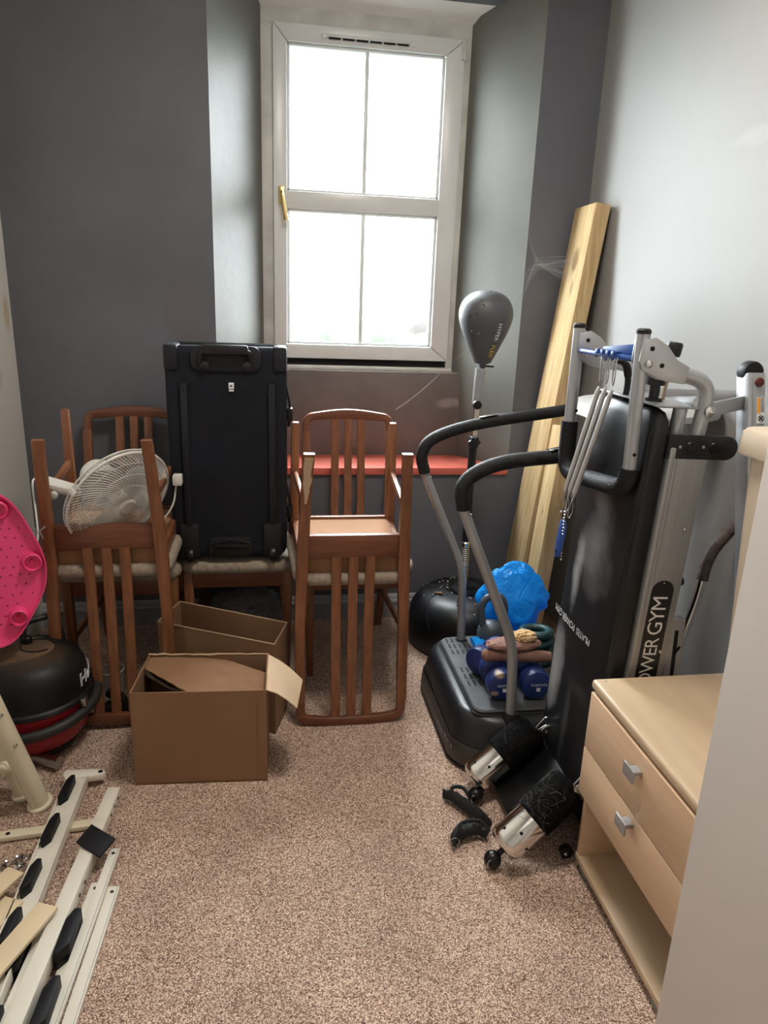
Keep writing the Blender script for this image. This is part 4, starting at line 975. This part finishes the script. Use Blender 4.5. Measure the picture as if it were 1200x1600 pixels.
        t = fillet([(.895+dx, y+.02, 1.288), (.995+dx, y+.02, 1.266), (.978+dx, y+.02, 1.12)], .075, 10)
        part('curved_tube', MB().tube(t, .0175, 16), 'silver_paint', r)
        part('pivot_bolt', MB().lathe([(.013, 0), (.013, .004), (.006, .009), (.001, .009)], (.989+dx, y-.002, 1.202), (0, -1, 0), 16), 'steel', r)
        q = [(.898, 1.150), (1.045, 1.146)]+[(1.045+.028*math.cos(a), 1.118+.028*math.sin(a)) for a in [PI/2-PI*i/10 for i in range(1, 10)]]+[(1.045, 1.090), (.895, 1.094)]
        bp = part('side_plate', MB().prism([(x, y+(-.008 if s == 0 else .03), z) for x, z in q], (0, .008, 0), .002), 'black_plastic', r, 'black rounded side plate')
        if s == 0:
            for x in (.955, 1.015): part('plate_boss', MB().lathe([(.015, 0), (.013, .004), (.004, .006), (.001, .006)], (x, y-.008, 1.120), (0, -1, 0), 18), 'black_gloss', bp)
            for x in (.927, .985): part('plate_screw', MB().lathe([(.004, 0), (.003, .002)], (x, y-.008, 1.121), (0, -1, 0), 8), 'silver_paint', bp)
    part('inner_tube', MB().tube([(.928, 1.51, 1.09), (.936, 1.51, 1.205)], .016, 14), 'silver_paint', r)
    part('inner_tube', MB().tube([(.975, 1.50, 1.22), (1.08, 1.86, 1.17)], .015, 12), 'silver_paint', r)
    # link arms to the rear stand posts
    for y, yy in ((1.485, 1.62),):
        part('link_arm', MB().bar((.985, 1.488, 1.203), (1.175, 1.62, 1.206), .006, .034, .002), 'silver_paint', r)
    part('link_arm', MB().bar((1.0, 1.80, 1.20), (1.19, 1.66, 1.215), .006, .034, .002), 'silver_paint', r)
    def pf(x, z, d=0.0): return V(x, 1.6085-(1.275-z)*.253-d, z)
    ps = part('stand_post', MB().bar((1.189, 1.635, 1.275), (1.204, 1.320, .03), .047, .050, .004, up=(0, 1, 0)), 'silver_paint', r)
    part('post_seam', MB().bar(pf(1.176, 1.27), pf(1.189, .05), .0015, .002, up=(0, 1, 0)), 'grey_tube', ps)
    part('post_wheel', MB().lathe([(.01, -.016), (.026, -.016), (.028, -.01), (.028, .01), (.026, .016), (.01, .016)], (1.190, 1.640, 1.279), (0, 1, 0), 24), 'black_plastic', ps)
    part('wheel_bolt', MB().lathe([(.012, 0), (.011, .004), (.004, .006)], pf(1.194, 1.258), (0, -1, 0), 12), 'rust', ps)
    st = part('warning_label', MB().bar(pf(1.200, 1.222), pf(1.200, 1.160), .021, .0015, up=(0, 1, 0)), 'white_print', ps, 'small orange and white warning sticker')
    part('label_band', MB().bar(pf(1.1932, 1.221, .001), pf(1.1932, 1.184, .001), .0075, .001, up=(0, 1, 0)), 'orange_print', st)
    for i in range(7): part('label_line', MB().bar(pf(1.2035, 1.2205-.005*i, .001), pf(1.2035, 1.2185-.005*i, .001), .010, .001, up=(0, 1, 0)), 'console_dark', st)
    part('label_symbol', MB().tube([pf(1.200+.007*math.cos(2*PI*i/16), 1.172+.007*math.sin(2*PI*i/16), .0015) for i in range(16)], .0010, 4, closed=True).bar(pf(1.195, 1.167, .001), pf(1.205, 1.177, .001), .001, .003).bar(pf(1.205, 1.167, .001), pf(1.195, 1.177, .001), .001, .003), 'black_print', st)
    # tan wooden strut, knobs at the top of the pad
    part('strut', MB().bar((.948, 1.60, 1.30), (.938, 1.60, 1.20), .010, .010, .002), 'tan_wood', r)
    part('square_post', MB().box(.99, 1.03, 1.80, 1.84, 1.05, 1.30, .003), 'silver_paint', r)
    part('pull_knob', MB().lathe([(.016, 0), (.018, .004), (.018, .028), (.015, .032)], (.925, 1.56, 1.318), (.15, 0, 1), 18), 'black_plastic', r)
    kn = part('clamp_knob', MB().lathe([(.020, 1.205), (.020, 1.22), (.012, 1.222), (.012, 1.25), (.022, 1.252), (.022, 1.278), (.018, 1.282)], (.894, 1.56, 0), seg=18), 'black_plastic', r)
    part('black_bracket', MB().tube(fillet([(.84, 1.66, 1.30), (.868, 1.66, 1.29), (.878, 1.66, 1.25), (.875, 1.66, 1.205)], .03), [.008]*4+[.010]*6+[.008]*(len(fillet([(0, 0, 0), (1, 0, 0), (1, 1, 0), (2, 1, 0)], .03))-10), 8), 'black_plastic', r)
    # blue spring comb across the top, three covered springs, hooks and blue hand strap
    cb = part('spring_comb', MB().bar((.812, 1.52, 1.312), (.800, 1.79, 1.312), .020, .012, .003), 'blue_plastic', r, 'blue plastic spring holder')
    part('comb_wedge', MB().bar((.838, 1.52, 1.33), (.815, 1.68, 1.312), .010, .035, .002), 'blue_plastic', cb)
    for i in range(4): part('comb_tooth', MB().box(.792, .812, 1.585+.028*i, 1.600+.028*i, 1.312, 1.324, .002), 'blue_plastic', cb)
    for i in range(3):
        y = 1.585+.034*i; top = V(.800, y, 1.235); bot = V(.746, 1.612+.026*i, .962)
        hk = [V(.804, y-.006, 1.318), V(.797, y-.010, 1.300), V(.799, y-.009, 1.262), V(.800, y, 1.245), V(.802, y+.009, 1.262), V(.802, y+.010, 1.300), V(.806, y+.006, 1.318)]
        sp = part('spring', MB().tube([top+(bot-top)*t for t in (0, .03, .06, .5, .94, .97, 1)], [.003, .0052, .0062, .0064, .0062, .0052, .003], 10), 'spring_grey', r, 'grey covered spring')
        part('spring_hook', MB().tube(spline(hk, 4), .0016, 6), 'steel', sp)
        e = bot
        part('spring_hook', MB().tube(spline([e, e+V(-.006, -.004, -.015), e+V(-.008, 0, -.045), e+V(-.002, .003, -.052), e+V(.004, 0, -.03), e+V(.001, 0, -.006)], 4), .0013, 6), 'steel', sp)
    ch = MB()
    for i in range(16): ch.ball(V(.738+.0008*i-.008*(i/15), 1.632-.002*(i % 2), .92-.0085*i), .0035, 1)
    part('bead_chain', ch, 'steel', r)
    part('bead_chain', MB().tube([(.748, 1.65, .945), (.745, 1.645, .905), (.742, 1.64, .885)], .0025, 6), 'steel', r)
    q = []
    stp = MB(); rg = []
    for i, (x, z, w) in enumerate(((.744, .893, .008), (.743, .885, .013), (.742, .86, .016), (.740, .84, .0155), (.738, .815, .014), (.737, .80, .011), (.737, .795, .006))):
        rg.append([(x+.006*math.cos(a), 1.645+w*1.3*math.sin(a), z) for a in [2*PI*j/14 for j in range(14)]])
    bs = part('hand_strap', stp.loft(rg), 'blue_plastic', r, 'blue plastic hand strap')
    part('strap_hole', MB().lathe([(.005, 0), (.005, .001)], (.731, 1.643, .812), (-1, 0, 0), 10), 'dark_hole', bs)
    # lower carriage board between the two shoulder rollers
    q = [V(.872, 1.495, .20), V(.872, 1.785, .20), V(.655, 1.775, .035), V(.655, 1.505, .035)]
    nn = (q[1]-q[0]).cross(q[3]-q[0]).normalized()*-.014
    part('carriage_board', MB().prism(q, nn, .004), 'black_gloss', r)
    part('foot_frame', MB().bar((.885, 1.52, .035), (.885, 1.80, .035), .05, .05, .006).bar((.90, 1.50, .12), (.90, 1.50, .0), .03, .03, .004).bar((.90, 1.79, .12), (.90, 1.79, .0), .03, .03, .004), 'black_plastic', r)
    for (bx, by, bz), (ex, ey, ez) in (((.785, 1.775, .195), (.588, 1.735, .052)), ((.785, 1.500, .205), (.588, 1.455, .056))):
        b, e = V(bx, by, bz), V(ex, ey, ez); d = (e-b); L_ = d.length; d.normalize()
        rol = part('foam_roller', MB().lathe([(.030, 0), (.046, .004), (.053, .02), (.0545, L_*.3), (.054, L_*.54), (.050, L_*.555)], b, d, 32), 'fluffy_black', r, 'lint-covered black foam roller')
        cup = MB(); prof = [(.0485, L_*.5), (.0490, L_*.56), (.0490, L_*.90), (.046, L_*.95), (.036, L_*.985), (.022, L_*.998), (.002, L_)]
        cup.lathe(prof, b, d, 36, cap=False)
        cp = part('chrome_cap', cup, 'chrome', rol, 'chrome end cap')
        side = d.cross(V(0, 0, 1)).normalized(); upv = side.cross(d)
        for aa, ll in ((2.4, .74), (3.3, .80), (1.6, .84), (4.0, .70)):
            dirv = side*math.cos(aa)+upv*math.sin(aa); part('cap_hole', MB().lathe([(.0045, 0), (.0045, .0008)], b+d*L_*ll+dirv*.0489, dirv, 10), 'dark_hole', cp)
        lm_ = MB()
        for i in range(30 if by < 1.6 else 5):
            aa = random.uniform(.6, 2.6); l0 = random.uniform(.05, .5)*L_; pp = []
            for j2 in range(5):
                aa2 = aa+.25*j2*random.uniform(-1, 1); pp.append(b+d*(l0+.012*j2*random.uniform(-.4, 1))+(side*math.cos(aa2)+upv*math.sin(aa2))*(.0555+random.uniform(0, .002)))
            lm_.tube(pp, .00035, 3, cap=False)
        part('lint', lm_, 'hair_lint', rol, kind='stuff')
        # folding hinge bracket at the roller root
        h = V(.790, 1.735, .205) if by > 1.6 else V(.785, 1.452, .225)
        hb_ = part('hinge_bracket', MB().prism([h+V(-.012, 0, -.03), h+V(.042, 0, -.045), h+V(.060, 0, -.02), h+V(.050, 0, .018), h+V(.014, 0, .022), h+V(-.016, 0, .004)], (0, .004, 0), .001), 'dull_chrome', r)
        part('hinge_loop', MB().tube(fillet([h+V(.006, -.002, .0), h+V(-.022, -.002, .012), h+V(.008, -.002, .052), h+V(.034, -.002, .040), h+V(.036, -.002, .02), h+V(.012, -.002, .018), h+V(.0, -.002, .006)], .008, 4), .0022, 6), 'steel', hb_)
        part('hinge_bolt', MB().lathe([(.007, 0), (.007, .004), (.003, .006)], h+V(.018, -.001, -.002), (0, -1, 0), 10), 'steel', hb_)
    # castors and end knobs on the carpet
    for x, y, z in ((.567, 1.452, .024), (.592, 1.700, .026)):
        cs = part('end_ball', MB().ball((x, y, z), .0235, 3), 'black_gloss', r)
        part('ball_stem', MB().tube([(x, y, z), (x+.028, y+.010, z+.018)], .008, 8), 'black_plastic', cs)
        part('ball_ring', MB().tube([(x-.012+.006*math.cos(2*PI*i/14), y-.016, z+.012*math.sin(2*PI*i/14)) for i in range(14)], .0016, 5, closed=True), 'steel', cs)
    part('castor', MB().lathe([(.004, -.008), (.018, -.008), (.018, .008), (.004, .008)], (.775, 1.462, .020), (0, 1, 0), 18), 'black_gloss', r)
    part('castor_bolt', MB().ball((.770, 1.452, .020), .006, 2), 'steel', r)
    # slotted lower bracket of the stand
    br = part('slotted_bracket', MB().bar((1.005, 1.50, .68), (1.02, 1.50, .30), .045, .028, .004, up=(0, 1, 0)), 'silver_paint', r)
    part('slot', MB().bar((1.006, 1.4855, .65), (1.012, 1.4855, .52), .010, .001, up=(0, 1, 0)).bar((1.009, 1.4855, .585), (1.022, 1.4855, .605), .008, .001, up=(0, 1, 0)), 'dark_hole', br)
    part('lock_knob', MB().lathe([(.004, -.01), (.011, -.008), (.012, 0), (.010, .008)], (.992, 1.49, .782), (1, 0, 0), 14), 'black_plastic', r)
gym()
bbar = thing('bent_bar', 'bent chrome bar with worn brown foam sleeve leaning on the white wall', 'bar', (1.08, 1.64, 0))
pp = fillet([(1.100, 1.66, .33), (1.128, 1.672, .42), (1.192, 1.687, .665), (1.205, 1.700, .765), (1.268, 1.703, .846), (1.292, 1.715, .862)], [.04, .08, .05, .02], 6)
part('chrome_rod', MB().tube(pp, .0125, 14), 'chrome', bbar)
hp = [p for p in pp if p.z > .69]
part('foam_sleeve', MB().tube(hp[:-1], .0158, 14), 'brown_sleeve', bbar)
part('rod_foot', MB().tube([(1.102, 1.661, .34), (1.08, 1.64, .012)], .014, 12), 'silver_paint', bbar)

# two webbing straps with loops lying on the carpet
def strap(pts, w, label, rx):
    r = thing('hand_strap', label, 'strap', (pts[0][0], pts[0][1], 0), 0, 'black webbing straps on the carpet')
    sp = spline(pts, 8); L_ = []
    for i, p in enumerate(sp):
        t = (sp[min(i+1, len(sp)-1)]-sp[max(i-1, 0)]).normalized(); s = t.cross(V(0, 0, 1)).normalized(); u = s.cross(t)
        ww = w*(.6+.5*math.sin(PI*min(1, (i+2)/len(sp)*1.1))); L_.append([p+V(0, 0, .006)+s*a*ww+u*b*(1+.4*noise.noise(V(i*.5, a*3, w*99))) for a, b in ((-.5, -.008), (-.34, .010), (-.12, .013), (.1, .018), (.33, .011), (.5, -.006), (0, -.012))])
    part('webbing', MB().loft(L_), 'foam_black', r, sharp=60)
    lp = spline(rx, 6); part('loop', MB().tube(lp, .006, 8, closed=False), 'foam_black', r)
    part('d_ring', MB().tube([Vector(rx[0])+V(.014*math.cos(2*PI*i/16), .003, .012+.014*math.sin(2*PI*i/16)) for i in range(16)], .0018, 5, closed=True), 'steel', r)
strap([(.500, 1.722, .014), (.530, 1.700, .018), (.560, 1.655, .016), (.590, 1.610, .014), (.600, 1.585, .012)], .034, 'black webbing strap with metal ring, nearer the vibration platform', [(.515, 1.715, .014), (.53, 1.735, .03), (.56, 1.725, .034), (.575, 1.69, .02)])
strap([(.486, 1.535, .012), (.502, 1.555, .018), (.530, 1.565, .020), (.560, 1.562, .018), (.582, 1.545, .014)], .040, 'black padded strap loop just above the round black ball', [(.482, 1.520, .012), (.49, 1.545, .034), (.52, 1.58, .036), (.57, 1.585, .032), (.592, 1.56, .014)])

# ------------------------------------------------------------------ bedside cabinet
def cabinet():
    r = thing('bedside_cabinet', 'beech veneer bedside cabinet with two drawers and an open shelf', 'cabinet', (.98, 1.22, 0))
    x0, x1, y0, y1 = .783, 1.175, .985, 1.432
    part('top_panel', MB().box(x0-.012, x1+.01, y0-.01, y1+.010, .527, .553, .009, seg=4), 'beech_dimmed', r)
    for yy in (y0, y1-.016): part('side_panel', MB().box(x0+.006, x1, yy, yy+.016, .022, .527, .001), 'beech', r)
    part('back_panel', MB().box(x1-.008, x1, y0+.016, y1-.016, .03, .527), 'beech', r)
    part('shelf', MB().box(x0+.002, x1-.008, y0+.0, y1-.0, .028, .046, .002), 'beech_dimmed', r)
    part('divider', MB().box(x0+.02, x1-.008, y0+.016, y1-.016, .250, .266), 'beech', r)
    for za, zb, zk in ((.372, .523, .480), (.240, .369, .348)):
        d = part('drawer', MB().box(x0-.014, x0+.004, y0+.001, y1-.001, za, zb, .0015), 'beech', r)
        kk = part('drawer_handle', MB().box(x0-.041, x0-.036, 1.160, 1.204, zk-.015, zk+.015, .0015).box(x0-.038, x0-.014, 1.170, 1.196, zk-.004, zk+.006, .001), 'silver_paint', d, 'brushed silver handle')
    for xx in (x0+.01, x1-.05):
        for yy in (y0+.02, y1-.055): part('foot', MB().box(xx, xx+.04, yy, yy+.04, 0, .028, .002), 'foot_grey', r)
    part('chip', MB().lathe([(.004, .5532), (.003, .5536)], (.80, 1.425, 0), seg=8), 'tan_wood', r)
cabinet()

# ------------------------------------------------------------------ cream lidded bin on the cabinet
def storage_bin():
    cx, cy, zb = 1.11, 1.20, .5535
    r = thing('storage_bin', 'cream plastic lidded bin standing on the beech cabinet', 'bin', (cx, cy, zb))
    def rr(w, h, z, rad=.05): return [(cx+a, cy+b, z) for a, b in rrect(w, h, rad, 6)]
    part('tub', MB().loft([rr(.235, .17, zb), rr(.240, .176, zb+.01), rr(.300, .210, 1.12), rr(.302, .212, 1.165)]), 'bin_plastic', r)
    l = part('lid', MB().loft([rr(.335, .245, 1.146), rr(.338, .248, 1.150), rr(.335, .245, 1.190), rr(.325, .235, 1.197), rr(.28, .19, 1.199)]), 'bin_plastic', r)
    part('lid_dome', MB().loft([rr(.26, .18, 1.196, .06), rr(.24, .16, 1.218, .06), rr(.21, .13, 1.226, .06), rr(.18, .10, 1.222, .05), rr(.1, .07, 1.220, .03)]), 'bin_plastic', l)
    part('lid_notch', MB().box(cx-.09, cx-.07, cy-.126, cy-.121, 1.146, 1.158, .002), 'tan_wood', l)
storage_bin()

# ------------------------------------------------------------------ dismantled bed parts on the left
def bed_parts():
    r = thing('bed_headboard', 'cream tubular metal bed end leaning against the left wall', 'bed frame', (-.70, 1.83, 0))
    def leg(a, b, rad):
        a, b = Vector(a), Vector(b); t = part('tube_leg', MB().tube([a, a+(b-a)*.5, b], rad, 24), 'cream_metal', r)
        part('foot_cap', MB().lathe([(rad*1.25, 0), (rad*1.32, .003), (rad*1.3, .010), (rad*1.02, .014)], a-(b-a).normalized()*.004, (b-a), 24), 'cream_metal', t)
        return t
    l1 = leg((-.655, 1.822, .008), (-.832, 1.67, .95), .0265)
    l2 = leg((-.712, 1.872, .008), (-.905, 1.84, .95), .0265)
    d1 = (V(-.832, 1.67, .95)-V(-.655, 1.822, .008))
    for t in (.245, .355, .60): part('bolt', MB().lathe([(.006, 0), (.006, .003), (.003, .005)], V(-.655, 1.822, .008)+d1*t+V(.018, -.018, .002), (.6, -.75, .1), 10), 'steel', l1)
    c = V(-.712, 1.872, .008)+(V(-.905, 1.84, .95)-V(-.712, 1.872, .008))*.115
    part('cross_tube', MB().tube([c+V(-.01, .0, .0), V(-.79, 1.66, .115), V(-.93, 1.30, .10)], .0125, 14), 'cream_metal', r)
    part('collar', MB().lathe([(.014, .018), (.022, .02), (.025, .026), (.022, .034), (.016, .036), (.016, .046), (.019, .048), (.016, .052)], c, (-.32, -.9, .05), 20), 'cream_metal', r)
    for q in (.0, .014): part('clamp_band', MB().tube([c+V(.0285*math.cos(a), .0285*math.sin(a), q+.006*math.cos(a)) for a in [2*PI*i/24 for i in range(24)]], .0035, 6, closed=True), 'cream_metal', r)
    GR = 'cream metal bed rails on the carpet'
    def cap(parent, c, dirv, L_, w, h, tilt=0):
        """black plastic slat socket: pointed ends seen from above"""
        d = Vector(dirv).normalized(); s = d.cross(V(0, 0, 1)).normalized(); c = Vector(c)
        q = [c-d*L_*.5-s*w*.2, c-d*L_*.28+s*w*.5, c+d*L_*.5+s*w*.45, c+d*L_*.5-s*w*.1, c+d*L_*.25-s*w*.5, c-d*L_*.45-s*w*.5]
        part('slat_socket', MB().prism(q, (0, 0, h), .002), 'matt_black', parent, 'black plastic slat socket')
    # rail 1: channel with a bracket at the far end
    a, b = V(-.568, 1.885, .030), V(-.578, .80, .030)
    r1 = thing('bed_rail', 'cream bed rail with end bracket and row of upright black sockets', 'bed rail', (a.x, a.y, 0), 0, GR)
    part('channel', MB().bar(a+V(0, 0, -.004), b+V(0, 0, -.004), .058, .026, .003), 'white_metal', r1)
    for s in (-1, 1): part('channel_flange', MB().bar(a+V(s*.0265, 0, .012), b+V(s*.0265, 0, .012), .005, .012, .001), 'white_metal', r1)
    part('end_bracket', MB().prism([(-.615, 1.905, .020), (-.61, 1.925, .02), (-.525, 1.922, .02), (-.50, 1.918, .02), (-.492, 1.905, .02), (-.50, 1.892, .02), (-.53, 1.888, .02), (-.60, 1.880, .02)], (0, 0, .022), .004), 'white_metal', r1)
    part('bracket_hole', MB().lathe([(.007, 0), (.007, .001)], (-.507, 1.905, .042), (0, 0, 1), 12), 'dark_hole', r1)
    for y in (1.815, 1.655, 1.492, 1.345, 1.20, 1.06): cap(r1, (-.578, y, .028), (.06, 1, 0), .098, .020, .040)
    # rail 2: box section with offset sleeve and large black end plate
    a, b = V(-.452, 1.822, .030), V(-.522, .86, .030)
    r2 = thing('bed_rail', 'cream box-section bed rail with big black diamond plate near its far end', 'bed rail', (a.x, a.y, 0), 0, GR)
    d = (b-a).normalized()
    part('box_section', MB().bar(a, a+d*.17, .036, .036, .003), 'white_metal', r2)
    part('sleeve', MB().bar(a+d*.13, b, .038, .042, .003), 'white_metal', r2)
    part('channel_lip', MB().bar(a+d*.42+V(-.031, 0, -.008), b+V(-.031, 0, -.008), .02, .014, .002), 'white_metal', r2)
    for t in (.03, .065, .10, .335, .375): part('rail_hole', MB().lathe([(.005, 0), (.005, .001)], a+d*t+V(.0185 if t < .15 else .0215, 0, .002), (1, 0, 0), 8), 'dark_hole', r2)
    part('end_plate', MB().prism([(-.475, 1.655, .056), (-.405, 1.602, .050), (-.432, 1.545, .046), (-.498, 1.592, .058)], (0, 0, .007), .001), 'matt_black', r2, 'black diamond shaped plate')
    part('plate_post', MB().box(-.47, -.44, 1.585, 1.62, .045, .055), 'white_metal', r2)
    for y in (1.325, 1.155, 1.0): cap(r2, (-.452-.010*(1.3-y)*7*.1, y, .008), (.05, 1, 0), .12, .028, .050)
    for y in (1.29, 1.12): cap(r2, (-.545, y, .008), (.05, 1, 0), .10, .020, .040)
    # cross rail lying underneath
    r3 = thing('bed_rail', 'short cream cross rail lying under the two long bed rails', 'bed rail', (-.6, 1.71, 0), 0, GR)
    part('bar', MB().bar((-.93, 1.672, .0105), (-.468, 1.722, .0105), .030, .013, .002), 'cream_metal', r3)
    part('rail_hole', MB().lathe([(.006, 0), (.006, .0006)], (-.70, 1.697, .0175), (0, 0, 1), 8), 'dark_hole', r3)
    # three flat strips
    GS = 'flat cream metal strips'
    for nm, p, q, z, w in (('left flat cream metal strip, tucked beside the box-section rail', (-.431, 1.503), (-.474, .90), .007, .029), ('middle flat cream metal strip, lying on top and longest', (-.407, 1.600), (-.452, .90), .021, .025), ('right flat cream metal strip nearest the open carpet', (-.389, 1.487), (-.420, .90), .007, .028)):
        s = thing('metal_strip', nm, 'metal strip', (p[0], p[1], 0), 0, GS); A, B = V(*p, z), V(*q, z)
        part('strip', MB().bar(A, B, w, .013, .0015), 'white_metal', s); part('screw_hole', MB().lathe([(.0045, 0), (.0045, .0006)], A+(B-A).normalized()*.018+V(0, 0, .0066), (0, 0, 1), 10), 'dark_hole', s)
        part('fold_line', MB().bar(A+V(w*.36, 0, .0064), B+V(w*.36, 0, .0064), .0016, .001), 'spring_grey', s)
    # wooden slats over the rails
    GW = 'pale wooden bed slats'
    for nm, A, B, w in (('pale bed slat crossing both long rails, nearest the camera', (-.510, 1.392, .064), (-.62, 1.13, .064), .052), ('pale bed slat end beside the screws, upper one', (-.618, 1.515, .058), (-.76, 1.25, .058), .050), ('pale bed slat tucked below the upper slat', (-.600, 1.44, .043), (-.70, 1.20, .043), .050)):
        A, B = Vector(A), Vector(B); s = single('wooden_batten', MB().bar(A, B, w, .010, .002), 'pine_slat', nm, 'bed slat', GW)
    # loose bolts beside the first rail
    for i in range(16):
        x, y = -.655+random.uniform(-.035, .030), 1.575+random.uniform(-.045, .045); a = random.uniform(0, PI); z = .006+.005*(i % 4)
        s = thing('bolt', 'small steel bolt in the loose pile between rail and slats', 'bolt', (x, y, 0), 0, 'loose steel bolts on the carpet'); dx, dy = .016*math.cos(a), .016*math.sin(a)
        part('shank', MB().tube([(x-dx, y-dy, z), (x+dx, y+dy, z+.004)], .0024, 6), 'dull_chrome', s); part('head', MB().lathe([(.005, 0), (.005, .004), (.003, .005)], (x+dx, y+dy, z+.004), (dx, dy, .003), 6), 'dull_chrome', s)
bed_parts()

# ------------------------------------------------------------------ cobwebs
def web():
    m = MB(); A = V(1.062, 2.995, 1.55)
    hub = V(1.10, 2.97, 1.585); end = V(1.232, 2.80, 1.55)
    anchors = [V(1.062, 2.998, 1.72), V(1.061, 2.997, 1.45), V(1.03, 2.99, 1.47), V(1.068, 2.998, 1.68), V(1.07, 2.998, 1.50), V(1.063, 2.998, 1.55)]
    ends = [V(1.236, 2.80+.01*i, 1.50+.02*i) for i in range(6)]+[V(1.262, 2.77, 1.60), V(1.27, 2.765, 1.66), V(1.308, 2.76, 1.61)]
    def strand(a, b, sag, n=8, r=.00035):
        p = []
        for i in range(n+1):
            t = i/n; q = a.lerp(b, t); q.z -= sag*4*t*(1-t); p.append(q)
        m.tube(p, r, 3, cap=False); return p
    L_ = []
    for a in anchors:
        for k in range(3): L_.append(strand(a+V(0, 0, random.uniform(-.02, .02)), hub+V(random.uniform(-.02, .02), 0, random.uniform(-.02, .02)), random.uniform(-.012, .015)))
    for e in ends:
        for k in range(3): L_.append(strand(hub+V(random.uniform(-.02, .02), random.uniform(-.01, .01), random.uniform(-.025, .02)), e+V(0, 0, random.uniform(-.01, .01)), random.uniform(-.01, .02)))
    for k in range(110):
        a, b = random.choice(L_), random.choice(L_); i = random.randrange(len(a)); p, q = a[i], b[min(len(b)-1, max(0, i+random.choice((-1, 0, 1))))]
        if (p-q).length < .09: strand(p, q, random.uniform(-.004, .006), 4, .00022)
    single('cobweb', m, 'web', 'dusty cobweb stretched between the recess edge and the tall timber', 'cobweb', kind='stuff')
    t = MB()
    for a, b in (((.812, 3.26, 1.13), (.52, 2.90, .985)), ((.812, 3.26, 1.13), (1.062, 2.998, 1.47)), ((.812, 3.26, 1.125), (.84, 3.24, 1.105)), ((.80, 3.275, 1.15), (.86, 3.25, 1.11))):
        a, b = Vector(a), Vector(b); t.tube([a.lerp(b, i/10)-V(0, 0, .012*4*(i/10)*(1-i/10)) for i in range(11)], .00055, 4, cap=False)
    single('spider_thread', t, 'web', 'single slack spider thread from the window corner down to a chair', 'cobweb')
web()
# crumbs on the carpet
for i, (x, y) in enumerate(((.203, 1.255), (-.352, 1.28), (-.275, 1.02))):
    single('carpet_crumb', MB().merge(crumple((x, y, .002), (.004, .002, .002), .3, 3, i, 2)), 'crumb', ('tiny white crumb on the middle of the carpet', 'tiny pale crumb beside the flat cream strips', 'tiny crumb on the carpet at the bottom edge of the view')[i], 'crumb')
